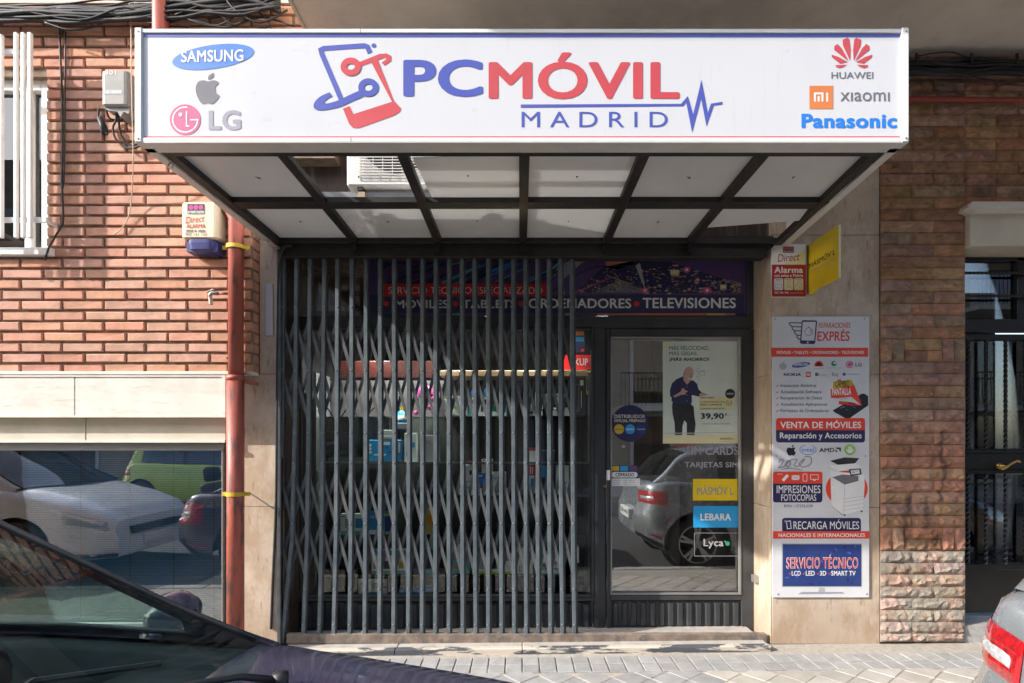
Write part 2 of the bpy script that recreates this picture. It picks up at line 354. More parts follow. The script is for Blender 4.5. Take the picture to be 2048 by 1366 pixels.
# ------------------------------------------------------------------ printing (flat lettering and marks on real surfaces)
FC = bpy.data.curves.new('lettering_source', 'FONT'); FO = bpy.data.objects.new('lettering_source', FC); COL.objects.link(FO)
def glyphs(body, bold=0.0, space=1.0):
    FC.body = body; FC.offset = 0; FC.space_character = space * (1 + max(0, bold) * 1.6); FC.resolution_u = 5; FC.fill_mode = 'BOTH'; FC.extrude = 0
    bpy.context.view_layer.update()
    me = bpy.data.meshes.new_from_object(FO.evaluated_get(bpy.context.evaluated_depsgraph_get()))
    vs = [(v.co.x, v.co.y, 0.0) for v in me.vertices]; fs = [tuple(p.vertices) for p in me.polygons]
    bpy.data.meshes.remove(me)
    if bold > 0:                       # heavier strokes: shifted copies a hair apart in depth
        V, F = [], []; b = bold * .85
        for k, (dx, dy) in enumerate([(0, 0)] + [(b * math.cos(R(30 * q)), b * .75 * math.sin(R(30 * q))) for q in range(12)]):
            o = len(V); V += [(x + dx, y + dy, k * .03) for x, y, _ in vs]; F += [tuple(o + i for i in f) for f in fs]
        vs, fs = V, F
    return vs, fs
class Print:
    """Flat print on a surface; pixel-measured outlines are mapped onto the surface once and live there."""
    def __init__(s, surf, parent, o=(0, 0, 1.0)):
        s.surf = surf; s.parent = parent; s.o = o; s.mbs = {}
    def p(s, x, y, *_): return (s.o[0] + x / s.o[2], s.o[1] + y / s.o[2])
    def mb(s, ink_, name):
        return s.mbs.setdefault((ink_, name), MB())
    def _add(s, ink_, name, vs2, fs, layer):
        s.mb(ink_, name).add([s.surf(*s.p(v[0], v[1]), layer + (v[2] if len(v) > 2 and v[2] < .5 else 0)) for v in vs2], fs)
    def poly(s, ink_, pts, layer=1, name='mark'):
        tri = tessellate_polygon([[Vector((p[0], p[1], 0)) for p in pts]])
        s._add(ink_, name, pts, [tuple(t) for t in tri], layer)
    def rect(s, ink_, x0, y0, x1, y1, layer=1, name='mark', r=0):
        if r:
            pts = []
            for cx, cy, a in ((x1 - r, y0 + r, -90), (x1 - r, y1 - r, 0), (x0 + r, y1 - r, 90), (x0 + r, y0 + r, 180)):
                pts += [(cx + r * math.cos(R(a + t)), cy + r * math.sin(R(a + t))) for t in (0, 30, 60, 90)]
            s.poly(ink_, pts, layer, name)
        else: s._add(ink_, name, [(x0, y0), (x1, y0), (x1, y1), (x0, y1)], [(0, 1, 2, 3)], layer)
    def ell(s, ink_, cx, cy, rx, ry, layer=1, name='mark', rot=0, n=28):
        c, sn = math.cos(R(rot)), math.sin(R(rot)); pts = []
        for k in range(n):
            a = 2 * math.pi * k / n; x = rx * math.cos(a); y = ry * math.sin(a); pts.append((cx + x * c - y * sn, cy + x * sn + y * c))
        s.poly(ink_, pts, layer, name)
    def stroke(s, ink_, pts, wd, layer=1, name='mark', closed=False):
        n = len(pts); L = []; Rr = []
        P = [Vector(tuple(p)[:2]) for p in pts]
        for i in range(n):
            a = P[(i - 1) % n] if (closed or i > 0) else None; b = P[(i + 1) % n] if (closed or i < n - 1) else None
            d1 = (P[i] - a).normalized() if a is not None else None; d2 = (b - P[i]).normalized() if b is not None else None
            if d1 is None: d1 = d2
            if d2 is None: d2 = d1
            t = (d1 + d2); t = t.normalized() if t.length > 1e-3 else d1
            nn = Vector((-t.y, t.x)); c = max(0.35, nn.dot(Vector((-d1.y, d1.x))))
            hw = wd / 2 / c; L.append(P[i] + nn * hw); Rr.append(P[i] - nn * hw)
        vs = [tuple(q) for q in L + Rr]; fs = []
        for i in range(n if closed else n - 1): j = (i + 1) % n; fs.append((i, j, n + j, n + i))
        s._add(ink_, name, vs, fs, layer)
    def ring(s, ink_, cx, cy, r, wd, layer=1, name='mark', a0=0, a1=360, n=28, ry=None):
        full = (a1 - a0) >= 360; ry = ry or r
        pts = [(cx + r * math.cos(R(a0 + (a1 - a0) * k / (n if full else n - 1))), cy + ry * math.sin(R(a0 + (a1 - a0) * k / (n if full else n - 1)))) for k in range(n)]
        s.stroke(ink_, pts, wd, layer, name, closed=full)
    def text(s, ink_, body, x0, y0, x1, y1, layer=1, bold=0.0, space=1.0, name='lettering', slant=0.0, rise=0.0):
        vs, fs = glyphs(body, bold, space)
        if not vs: return
        ax = min(v[0] for v in vs); bx = max(v[0] for v in vs); ay = min(v[1] for v in vs); by = max(v[1] for v in vs)
        out = []
        for x, y, d_ in vs:
            u = (x - ax) / (bx - ax); t = (y - ay) / max(1e-6, by - ay)
            out.append((x0 + (x1 - x0) * u + slant * t * (y1 - y0), y1 + (y0 - y1) * t + rise * u, d_))
        s._add(ink_, name, out, fs, layer)
    def done(s):
        r = {}
        for (ink_, name), mb in s.mbs.items():
            if mb.v: r[(ink_, name)] = mb.build(name, ink_ if ink_ in M else 'i_' + ink_, s.parent, recalc=False)
        return r
def wall_surf(y, step=0.0008): return lambda px, py, layer: W(px, py, y) + Vector((0, -step * layer, 0))

# ------------------------------------------------------------------ ground
def gz(x): return -.042 + 0.010 * x
def tiltbox(mb, x0, x1, y0, y1, z0, z1):
    return mb.add([(x0, y0, z0 + gz(x0)), (x1, y0, z0 + gz(x1)), (x1, y1, z0 + gz(x1)), (x0, y1, z0 + gz(x0)),
                   (x0, y0, z1 + gz(x0)), (x1, y0, z1 + gz(x1)), (x1, y1, z1 + gz(x1)), (x0, y1, z1 + gz(x0))],
                  [(0, 3, 2, 1), (4, 5, 6, 7), (0, 1, 5, 4), (1, 2, 6, 5), (2, 3, 7, 6), (3, 0, 4, 7)])
MB().box(-150, 150, -150, 150, -0.7, -0.16).build('ground', 'asphalt', kind='structure')
MB().box(-60, 60, -8.9, -1.45, -0.155, -0.12).build('road', 'asphalt', kind='structure')
pv = tiltbox(MB(), -9, 9, -1.50, 0.6, -0.155, -0.009).build('pavement', 'sand', kind='structure')
k = MB()
for i in range(18): tiltbox(k, -9 + i, -8.01 + i, -1.62, -1.505, -0.11, 0.0)
k.build('kerb', 'kerb', kind='structure', bevel=0.008)
MB().box(-60, 60, -12.4, -9.0, -0.155, 0.0).build('far_pavement', 'paver', kind='structure')
# small blocks, two courses along the wall
tw = 0.103
blk = []
for v in range(3):
    m_ = MB().box(-tw / 2 + .003, tw / 2 - .003, -0.056, 0.056, -0.02, 0.0)
    blk.append(m_)
def paver_mesh(wx, wy, mt, nm):
    o = MB().box(-wx / 2, wx / 2, -wy / 2, wy / 2, -0.02, 0.0)
    me = mesh_of(nm, o.v, o.f, mt)
    bm = bmesh.new(); bm.from_mesh(me); bmesh.ops.bevel(bm, geom=[e for e in bm.edges if e.verts[0].co.z > -.001 and e.verts[1].co.z > -.001], offset=0.003, segments=1, affect='EDGES'); bm.to_mesh(me); bm.free()
    return me
pm = paver_mesh(tw - .007, .112, 'paver', 'paving_block')
nb = 0
for r_ in range(2):
    y = -0.15 - .119 * r_
    x = -2.2
    while x < 3.9:
        o = put('paving_block', pm, (x, y, gz(x) + random.uniform(-.0015, .0015)), pv)
        o.rotation_euler = (random.uniform(-.006, .006), -math.atan(0.010) + random.uniform(-.01, .01), 0); x += tw
# large diagonal slabs
sm_ = paver_mesh(.143, .143, 'slab', 'paving_slab'); sg = paver_mesh(.143, .143, 'paver', 'paving_slab_grey')
rest = MB(); cnt = 0; d = .15
cand = []
for i in range(-60, 60):
    for j in range(-60, 60):
        ca, sa = math.cos(R(40)), math.sin(R(40))
        x = 0.7 + (i * ca - j * sa) * d; y = -0.95 + (i * sa + j * ca) * d
        if -4.5 < x < 6 and -1.42 < y < -0.31: cand.append((x, y))
cand.sort(key=lambda c: (abs(c[0] - .8) * .25 + abs(c[1] + .3)))
for x, y in cand:
    if cnt < 190:
        o = put('paving_slab', sg if x < 1.2 + y * .3 else sm_, (x, y, gz(x) - .0045 + random.uniform(-.001, .001)), pv)
        o.rotation_euler = (0, -math.atan(0.010), R(40)); cnt += 1
    else:
        c_ = Vector((x, y, gz(x) - .0045))
        q = Matrix.Rotation(R(40), 3, 'Z')
        vs = [c_ + q @ Vector(v) for v in ((-.071, -.071, -.02), (.071, -.071, -.02), (.071, .071, -.02), (-.071, .071, -.02), (-.071, -.071, 0), (.071, -.071, 0), (.071, .071, 0), (-.071, .071, 0))]
        rest.add(vs, [(0, 3, 2, 1), (4, 5, 6, 7), (0, 1, 5, 4), (1, 2, 6, 5), (2, 3, 7, 6), (3, 0, 4, 7)])
rest.build('paving_slabs_beyond', 'slab', pv, kind='stuff')

# ------------------------------------------------------------------ left brick building
bf = thing('brick_building', 'building front of long orange bricks with cream stone bands and a blue blind window', 'building', (-4.5, 0.3, 0))
XE = WX(503, 0)
mw = MB()
UW = (WX(-60, 0), WX(92, 0), WZ(512, 0), WZ(150, 0))       # upper window opening
mw.box(-9, UW[0], 0.016, 0.45, 1.757, 7.5); mw.box(UW[0], UW[1], 0.016, 0.45, 1.757, UW[2]); mw.box(UW[0], UW[1], 0.016, 0.45, UW[3], 7.5)
mw.box(UW[1], XE - .004, 0.016, 0.45, 1.757, 7.5); mw.box(XE - .004, -1.2, 0.016, 0.45, 3.15, 7.5)
mw.build('backing_wall', 'mortar', bf)
def brick_mesh(L, H, D, jit, nm, mt):
    mb = MB().box(0, L, 0, D, 0, H)
    me = mesh_of(nm, mb.v, mb.f, mt); bm = bmesh.new(); bm.from_mesh(me)
    bmesh.ops.bevel(bm, geom=[e for e in bm.edges if e.verts[0].co.y < .001 and e.verts[1].co.y < .001], offset=0.003, segments=1, affect='EDGES')
    for v in bm.verts:
        if v.co.y < D * .9: v.co += Vector((random.uniform(-jit, jit), random.uniform(-jit, jit) * .8, random.uniform(-jit, jit)))
    bm.to_mesh(me); bm.free(); return me
bms = [brick_mesh(.2335, .0505, .03, .0016, 'brick', 'brick') for _ in range(6)]
pitch = 83.4 / 310; rowh = .0681
far = MB(); nbk = 0
for j in range(0, 83):
    z = 1.757 + j * rowh
    ph = WX(40.5 if j % 2 == 0 else 2.0, 0)
    xr = XE if z < 3.12 else -1.22
    k0 = -24
    for k_ in range(k0, 12):
        x0 = ph + pitch * k_ + .0095; x1 = x0 + .2335 + .014
        x1 = x0 + .2495
        if x0 > xr - .03: break
        if x1 < -8.9: continue
        cut = min(x1, xr)
        # window opening
        if z + .05 > UW[2] and z < UW[3]:
            if x0 < UW[1] and cut > UW[0]:
                if cut > UW[1] + .03: x0 = UW[1] + .004
                elif x0 < UW[0] - .03: cut = UW[0] - .004
                else: continue
        if cut - x0 < .02: continue
        near = x0 > -4.0 and z < 4.45
        if near and nbk < 300:
            o = put('brick', random.choice(bms), (x0, random.uniform(-.0015, .002), z + random.uniform(-.0012, .0012)), bf)
            o.scale = ((cut - x0) / .2335, 1, 1); nbk += 1
            o.rotation_euler = (0, random.uniform(-.004, .004), random.uniform(-.003, .003))
        else:
            far.box(x0, cut, 0, .03, z, z + .0505)
far.build('distant_bricks', 'brick', bf, kind='stuff')
# brick return at the right end
rt = MB()
for j in range(0, 20):
    z = 1.757 + j * rowh
    rt.box(XE - .003 - (0.03 if j % 2 else .0), XE - .0, .034, .105, z, z + .0505)
rt.build('brick_return', 'brick', bf, kind='stuff')
MB().box(XE - .12, XE - .006, .03, .12, 1.757, 3.2).build('return_mortar', 'mortar', bf)
# cream stone bands
zt, zb_ = WZ(750, -.01), WZ(835, -.01)
MB().box(-9, WX(506, -.012), -.02, .06, zt + .001, zt + .022).build('ledge', 'cream', bf, bevel=.003)
for a, b in ((-9, -6), (-6, WX(149, -.01)), (WX(149.6, -.01), WX(452, -.01))):
    MB().box(a + .001, b - .001, -.01, .12, zb_, zt - .001).build('stone_band_slab', 'cream', bf, bevel=.003)
MB().box(-9, WX(445, -.01), -.016, .0, zt - .012, zt - .002).build('band_edge', 'cream', bf)
MB().box(WX(445, -.01), WX(452, -.01), -.018, .0, zb_, zt - .002).build('band_edge', 'cream', bf)
MB().box(-9, WX(445, -.01), -.016, .0, zb_ + .001, zb_ + .013).build('band_edge', 'cream', bf)
z2 = WZ(884, .05)
for a, b in ((-9, WX(171, .05)), (WX(172, .05), WX(452, .05))):
    MB().box(a + .001, b - .001, .05, .14, z2, zb_ - .001).build('lower_band_slab', 'cream2', bf, bevel=.003)
MB().box(-9, WX(452, .05), .035, .05, z2 - .004, z2 + .012).build('drip_edge', 'cream', bf)
# lower window with blue blinds
wx1 = WX(451, .1); wz1 = z2 - .006; wz0 = .12
lw = MB(); fr = .045
lw.box(-5.6, wx1, .07, .13, wz1 - .05, wz1).box(-5.6, wx1, .07, .13, wz0 - .05, wz0).box(wx1 - .012, wx1, .07, .13, wz0, wz1 - .05)
win = lw.build('window', 'greyalu', bf, bevel=.004)
MB().box(-5.6, wx1 - .012, .095, .101, wz0, wz1 - .05).build('pane', 'glass_left', win)
bl = MB(); z = wz0 + .01
while z < wz1 - .06:
    bl.add([(-5.6, .150, z), (wx1 + .05, .150, z), (wx1 + .05, .1545, z + .0118), (-5.6, .1545, z + .0118)], [(0, 1, 2, 3)]); z += .0150
bl.build('blind_slats', 'blind', win, kind='stuff')
bc = MB()
for px in (-700, -400, -180, -60, 55, 165, 263, 350, 430): x = WX(px, .16); bc.tube([(x, .145, wz0), (x, .145, wz1 - .05)], .0015, 5)
bc.build('blind_cords', 'blacktrim', win, kind='stuff')
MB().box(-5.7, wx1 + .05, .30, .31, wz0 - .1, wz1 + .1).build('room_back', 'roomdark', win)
MB().box(-9, -5.6, .08, .3, -.02, z2).build('stone_base', 'marble', bf)
MB().box(-5.6, wx1 + .0, .08, .3, -.06, wz0 - .05).build('stone_base', 'marble', bf)
# upper window
uf = MB(); x0, x1, z0, z1 = UW; yf = .05
uf.box(x1 - .075, x1, yf, yf + .08, z0, z1).box(x0, x0 + .06, yf, yf + .08, z0, z1).box(x0 + .06, x1 - .075, yf, yf + .08, z0, z0 + .07).box(x0 + .06, x1 - .075, yf, yf + .08, z1 - .07, z1)
uf.box(x1 - .19, x1 - .145, yf + .005, yf + .07, z0 + .07, z1 - .07)
uwf = uf.build('window', 'white', bf, bevel=.004)
MB().box(x0 + .06, x1 - .075, yf + .04, yf + .046, z0 + .07, z1 - .07).build('pane', 'glass_dark', uwf)
MB().box(x0, x1, yf + .30, yf + .32, z0, z1).build('curtain', 'i_midblue', uwf)
MB().box(x0 - .05, WX(102, -.03), -.035, .13, z0 - .003, z0 + .045).build('sill', 'white', bf, bevel=.004)
gr = thing('window_grille', 'white painted window grille of thin bars on the brick wall', 'window grille', (x0 + .3, -.13, WZ(478, -.14)))
for a, b in ((-58, -51), (-28, -21), (-1, 6), (29, 36), (43, 50), (56, 64)):
    MB().box(WX(a, -.14), WX(b, -.14), -.15, -.128, WZ(476, -.14), WZ(66 if a > 20 else 70, -.14)).build('bar', 'white', gr, bevel=.003)
for py in (105, 440):
    MB().box(x0 - .1, WX(94 if py > 200 else 60, -.12), -.128, -.112, WZ(py + 5, -.12), WZ(py - 5, -.12)).build('rail', 'white', gr, bevel=.002)
MB().bar(W(92, 441, -.12), W(112, 452, -.0), .022, .018).build('bracket', 'white', gr)
MB().bar(W(-70, 441, -.12), W(-60, 441, -.0), .022, .018).build('bracket', 'white', gr)

# marble pilaster left of the shutter
ml = thing('marble_pilaster', 'narrow beige marble pilaster between the red downpipe and the folding gate', 'pilaster', ((WX(506, .1) + WX(562, .1)) / 2, .2, 0))
xa, xb, xc = WX(452, .1), WX(519, .1), WX(563, .1)
xs0 = WX(519.5, .1)
for (l_, t_, b_, r_) in ((xs0, 3.2, WZ(748, .1) + .0015, xc), (xa + .002, WZ(748, .1) - .0015, WZ(1014, .1) + .0015, xc), (xa + .002, WZ(1014, .1) - .0015, -.06, xc)):
    MB().box(l_, r_, .1, .40, b_, t_).build('marble_slab', 'marble', ml, bevel=.002)
MB().box(xa + .01, xc - .01, .108, .38, -.06, 3.2).build('backing', 'mortar', ml)
tag(MB().pbox(531, 567, 545.5, 671, .088, .099).build('blank_sign', 'lav', bevel=.002), 'thin blank lavender strip sign stuck on the left marble pilaster', 'sign')
# red downpipe
pp = thing('downpipe', 'tall rust red downpipe running down the left wall beside the marble', 'pipe', (WX(471, -.06), -.06, 0))
py_ = -.06
a = W(471, 1250, py_); a.z = -.01
MB().tube([(a.x, py_, -.01), (a.x, py_, WZ(752, py_))], .052, 20).build('lower_pipe', 'pipe', pp, smooth=True)
MB().tube([(a.x + .003, py_, WZ(755, py_)), (a.x + .003, py_, 2.72), (a.x - .06, py_, 2.83), (WX(321, py_) + .06, py_, 3.3), (WX(321, py_), py_, 3.42), (WX(321, py_), py_, 5.5)], .046, 20).build('upper_pipe', 'pipe', pp, smooth=True)
MB().lathe((a.x, py_, WZ(752, py_)), (0, 0, 1), [(-.03, .052), (-.03, .055), (.003, .055), (.003, .046)], 20).build('collar', 'pipe', pp, smooth=True)
for py2, zz in ((495, 0), (988, 0)):
    z = WZ(py2, py_); c = MB(); c.lathe((a.x + (.003 if py2 < 700 else 0), py_, z - .012), (0, 0, 1), [(0, .047), (0, .0575), (.024, .0575), (.024, .047)], 20)
    c.box(a.x - .085, a.x - .050, py_ + .0, py_ + .012, z - .012, z + .012); c.box(a.x + .050, a.x + .09, py_, py_ + .012, z - .012, z + .012)
    c.build('clamp', 'yellow', pp)
MB().tube([(a.x + .08, py_, WZ(988, py_)), (WX(500, 0), -.0, WZ(986, 0)), (WX(545, .1), .1, WZ(1016, .1))], .004, 6).build('tie_wire', 'steel', pp)
MB().bar((a.x + .05, py_, WZ(762, py_)), (a.x + .1, .03, WZ(768, 0)), .02, .02).build('bracket', 'pipe', pp)
MB().bar((a.x - .05, py_, WZ(716, py_)), (a.x - .08, .0, WZ(716, 0)), .012, .012).build('bracket', 'pipe', pp)
tp = thing('wall_tap', 'small brass outdoor tap on a short pipe beside the red downpipe', 'tap', (WX(422, -.06), -.06, WZ(610, -.06)))
MB().tube([W(456, 587, -.05), W(436, 587, -.05)], .0085, 8).build('feed_pipe', 'pipe', tp, smooth=True)
MB().tube([W(437, 587, -.05), W(425, 586, -.05), W(420, 589, -.06), W(420, 596, -.065)], [.012, .014, .012, .010], 10).tube([W(424, 586, -.05), W(424, 578, -.05)], [.009, .006], 8).build('body', 'steel', tp, smooth=True)
MB().bar(W(413, 584, -.055), W(428, 579, -.055), .014, .006).build('handle', 'steel', tp)
MB().tube([W(420.5, 594, -.065), W(422, 609, -.065)], [.0115, .0125], 8).build('spout', 'beigewire', tp)

# alarm box
al = thing('alarm_box', 'cream alarm siren box with dark blue base on the orange brick wall', 'alarm box', W(398, 500, -.05))
def rbox_profile(x0, x1, y0, y1, z0, z1, r, dome=.0):
    rows = []
    for z, ins in ((z0, .012), (z0 + .01, .0), (z1 - .01, 0), (z1, .01)):
        ring = []
        for cx, cy, aa in ((x1 - r, y0 + r, -90), (x1 - r, y1 - r, 0), (x0 + r, y1 - r, 90), (x0 + r, y0 + r, 180)):
            for t in (0, 30, 60, 90): ring.append(Vector((cx + (r - ins) * math.cos(R(aa + t)), cy + (r - ins) * math.sin(R(aa + t)), z)))
        rows.append(ring + [ring[0]])
    mb = MB().grid(rows); n = len(rows[0]); mb.f.append(tuple(range(n - 1))); mb.f.append(tuple(range(3 * n, 4 * n - 1))); return mb
ax0, ax1 = WX(361, -.12), WX(436, -.12)
rbox_profile(ax0, ax1, -.12, .0, WZ(477, -.12), WZ(403, -.12), .028).build('case', 'cream_plastic', al)
rows = []
for z, ins in ((WZ(477, -.12) - .001, 0.004), (WZ(484, -.12), .006), (WZ(496, -.12), .016), (WZ(502, -.12), .05)):
    rows.append([Vector((ax0 + ins + (ax1 - ax0 - 2 * ins) * t, -.118 + ins * .7 + .11 * (abs(2 * t - 1) ** 6), z)) for t in [i / 12 for i in range(13)]])
MB().grid(rows).box(ax0 + .02, ax1 - .02, -.09, 0, WZ(500, -.12), WZ(478, -.12)).build('base', 'navyplastic', al)
pr = Print(wall_surf(-.1215, .0006), al)
pr.rect('black', 375, 408, 409, 428, 1); pr.rect('white', 376, 422, 408, 427, 2)
for cx in (382, 392, 402): pr.ell('magenta', cx, 415, 4.6, 4.8, 2)
pr.text('black', 'SECURITAS', 377, 422.6, 407, 426.6, 3, bold=.02)
pr.text('darkred', 'Direct', 371, 434, 408, 447, 1, bold=.0, slant=.15, rise=-4)
pr.text('darkred', 'ALARMA', 373, 448, 411, 456, 1, bold=.02)
pr.stroke('black', [(372, 460.5), (387, 460.5)], 1.2); pr.stroke('black', [(396, 460.5), (411, 460.5)], 1.2)
pr.stroke('black', [(372, 463.5), (387, 463.5)], 1.2); pr.stroke('black', [(396, 463.5), (411, 463.5)], 1.2); pr.ell('black', 391, 462, 1.8, 1.8)
pr.text('black', '902 121 122', 371, 466, 414, 471, 1); pr.done()
# telecom box
tb = thing('junction_box', 'dusty grey telephone junction box above the alarm box on the bricks', 'junction box', W(231, 218, -.05))
rbox_profile(WX(200, -.14), WX(257, -.14), -.14, .0, WZ(211, -.14), WZ(139, -.14), .03).build('case', 'plasticgrey', tb)
mb = MB(); mb.prism([(WX(201, -.14), WZ(210, -.14)), (WX(256, -.14), WZ(213, -.14)), (WX(252, -.14), WZ(224, -.14)), (WX(243, -.14), WZ(219, -.14)), (WX(236, -.14), WZ(230, -.14)), (WX(230, -.14), WZ(219, -.14)), (WX(212, -.14), WZ(217, -.14))], -.12, -.03)
mb.build('cable_gland', 'plasticgrey', tb)
pr = Print(wall_surf(-.1405, .0006), tb); pr.text('white', '301', 210, 141, 232, 149, 1); pr.rect('lgrey', 206, 180, 245, 188, 1); pr.text('white', '16-450', 208, 181, 243, 187, 2); pr.done()
cb = MB()
for q in ([(232, 222, -.1), (232, 240, -.08), (226, 255, -.05), (230, 275, -.04), (245, 290, -.03), (262, 297, -.03), (285, 290, -.03)],
          [(236, 222, -.1), (238, 245, -.07), (240, 262, -.05), (246, 276, -.04), (262, 290, -.03), (282, 285, -.03)],
          [(212, 218, -.08), (218, 235, -.06), (231, 240, -.05), (246, 238, -.05), (252, 222, -.06)],
          [(198, 216, -.05), (197, 235, -.04), (203, 262, -.04), (210, 270, -.04), (214, 258, -.04), (205, 240, -.04), (201, 232, -.04), (207, 262, -.05), (216, 268, -.05)]):
    cb.tube(catmull([W(*p) for p in q]), .006, 6)
cb.tube([W(200, 236, -.045), W(210, 268, -.045)], .017, 6)
tag(cb.build('hanging_cables', 'cable', smooth=True), 'short black cables hanging below the grey junction box', 'cables')
# thin wires
tag(MB().tube(catmull([W(252, -40, -.02), W(261, 30, -.03), W(263, 160, -.16), W(266, 300, -.14), W(264, 380, -.05), W(258, 430, -.02), W(243, 457, -.015), W(226, 470, -.012)]), .0032, 6).build('beige_wire', 'beigewire', smooth=True),
    'thin beige wire hanging loosely down the brick wall', 'wire')
tag(MB().tube(catmull([W(118, 20, -.02), W(121, 120, -.012), W(125, 230, -.012), W(124, 370, -.012), W(126, 440, -.012), W(112, 470, -.03), W(98, 495, -.045), W(90, 520, -.015)]), .006, 6)
    .tube(catmull([W(131, 60, -.012), W(130, 200, -.012), W(128, 360, -.012), W(120, 372, -.012)]), .004, 6).build('black_cable', 'cable', smooth=True),
    'black cable running down the bricks beside the grilled window', 'cable')
tag(MB().tube(catmull([W(585, 492, .0), W(566, 497, .04), W(558, 540, .085), W(556, 640, .09), W(554, 800, .09), W(552, 1000, .09), W(546, 1150, .09), W(542, 1258, .09)]), .0085, 8).build('power_cable', 'cable', smooth=True),
    'thick black cable running down the marble edge beside the gate', 'cable')
# cable bundle top left
cb = MB(); random.seed(3)
for i in range(17):
    y0 = 22 + random.uniform(-14, 26); yy = -.03 - random.uniform(0, .05); pts = []
    for px in range(-420, 620, 70):
        t = max(0, (px - 150) / 400); pts.append(W(px, y0 + random.uniform(-3, 3) - t * random.uniform(2, 34) + (t > 0) * random.uniform(-7, 9), yy + random.uniform(-.01, .01)))
    cb.tube(catmull(pts, 4), random.choice((.006, .009, .012, .015)), 6)
for q in ([(40, 20), (160, 40), (250, 15), (330, 45), (420, 20), (470, 50), (520, 10), (560, -10)], [(330, 10), (380, 40), (430, 52), (470, 30), (455, 5), (400, -10)], [(350, 30), (420, 8), (500, 15), (540, 50), (500, 60)],
          [(440, -20), (470, 20), (520, 45), (575, 20)], [(90, 45), (140, 60), (190, 52), (220, 35)], [(300, 50), (360, 35), (450, 55), (520, 35), (590, 52)]):
    cb.tube(catmull([W(x, y, -.06 + random.uniform(-.03, .03)) for x, y in q]), .006, 6)
tag(cb.build('cable_bundle', 'cable', smooth=True), 'tangled bundle of black cables across the top of the orange brick wall', 'cables')
MB().box(-9, -1.34, -.01, .08, WZ(8, 0), WZ(-30, 0)).build('plaster_band', 'plaster', bf)

# ------------------------------------------------------------------ overhanging upper floor
SZ = 3.85
sl = thing('overhanging_floor', 'overhanging upper storey with a plain grey beige plaster underside above the shop sign', 'building', (3, 0, SZ))
MB().box(-1.31, 9, -1.68, 1.0, SZ, 7.5).build('soffit', 'plaster', sl)
MB().box(-1.33, -1.312, -1.70, .1, SZ - .012, SZ + .3).build('edge_trim', 'cream2', sl)
MB().box(-1.31, 9, -1.70, -1.682, SZ - .012, SZ + .3).build('edge_trim', 'cream2', sl)

# ------------------------------------------------------------------ right marble pillar
mr = thing('marble_pillar', 'wide beige marble pillar carrying the signs between shop door and brown stone wall', 'pillar', (WX(1650, .1), .25, 0))
X0, X1 = WX(1545, .1), WX(1761, .1)
jy = [3.86, WZ(470, .1), WZ(748, .1), WZ(1015, .1), -.03]
for i in range(4):
    l_ = X0 if i else WX(1545, .1)
    MB().box(l_ + .0, X1, .1, .2, jy[i + 1] + (.0015 if i < 3 else 0), jy[i] - .0015).build('marble_slab', 'marble', mr, bevel=.002)
    MB().box(l_ - .012 - (0.0), l_ - .002, .103, .42, jy[i + 1] + (.0015 if i < 3 else 0), (jy[i] if i else 3.86) - .0015).build('jamb_slab', 'marble', mr, bevel=.002)
MB().box(X0 + .005, X1 - .005, .2, .42, -.03, 3.86).build('backing', 'mortar', mr)

# ------------------------------------------------------------------ brown split stone building
sb = thing('stone_building', 'building front of brown split stone courses around a black entrance', 'building', (4.2, .5, 0))
YS = .085
def stone_mesh(L, H, seed, rough_=.012):
    rnd = random.Random(seed); nx = max(4, int(L / .024)); nz = 4 if H < .1 else 7
    vs = []; fs = []
    for j in range(nz + 1):
        for i in range(nx + 1):
            e = i in (0, nx) or j in (0, nz)
            y = 0 if e else -rnd.uniform(.2, 1) * rough_ * (1.25 if j <= nz // 2 else .7)
            vs.append((L * i / nx + (0 if i in (0, nx) else rnd.uniform(-.005, .005)), y, H * j / nz + (0 if j in (0, nz) else rnd.uniform(-.003, .003))))
    n = nx + 1
    for j in range(nz):
        for i in range(nx):
            a_, b, c, d_ = j * n + i, j * n + i + 1, (j + 1) * n + i + 1, (j + 1) * n + i
            fs += ([(a_, b, c), (a_, c, d_)] if rnd.random() < .5 else [(a_, b, d_), (b, c, d_)])
    k0 = len(vs); vs += [(0, .03, 0), (L, .03, 0), (L, .03, H), (0, .03, H)]
    bt = [j for j in range(n)]; fs += [tuple([k0] + bt + [k0 + 1])]
    tp_ = [nz * n + i for i in range(n)]; fs += [tuple([k0 + 3] + tp_ + [k0 + 2])]
    lf = [j * n for j in range(nz + 1)]; fs += [tuple([k0] + lf + [k0 + 3])]
    rg = [j * n + nx for j in range(nz + 1)]; fs += [tuple([k0 + 1] + rg + [k0 + 2])]
    return vs, fs
s1 = WX(1761.5, YS); s3 = WX(1931, YS); sw = s3 - s1; ch = 23.62 * (YS - EYE_Y) / FPX
cache = {}
def stone(x, z, L, H, low=False):
    key = (round(L, 2), round(H, 2), random.randrange(7), low)
    if key not in cache:
        vs, fs = stone_mesh(key[0], key[1], hash(key[:3]) & 0xffff, .015 if low else .019); cache[key] = mesh_of('stone_block', vs, fs, 'stone_low' if low else 'stone')
    o = put('stone_block', cache[key], (x + .0015, YS + random.uniform(0, .004), z + .0015), sb)
    o.scale = ((L - .003) / key[0], 1, (H - .003) / key[1])
tops = [394 - 23.62 * k for k in range(12, 0, -1)] + [394 + 23.62 * k for k in range(12)] + ['S', 724.5] + [724.5 + 23.62 * k for k in range(1, 14)]
random.seed(11)
rowi = 0
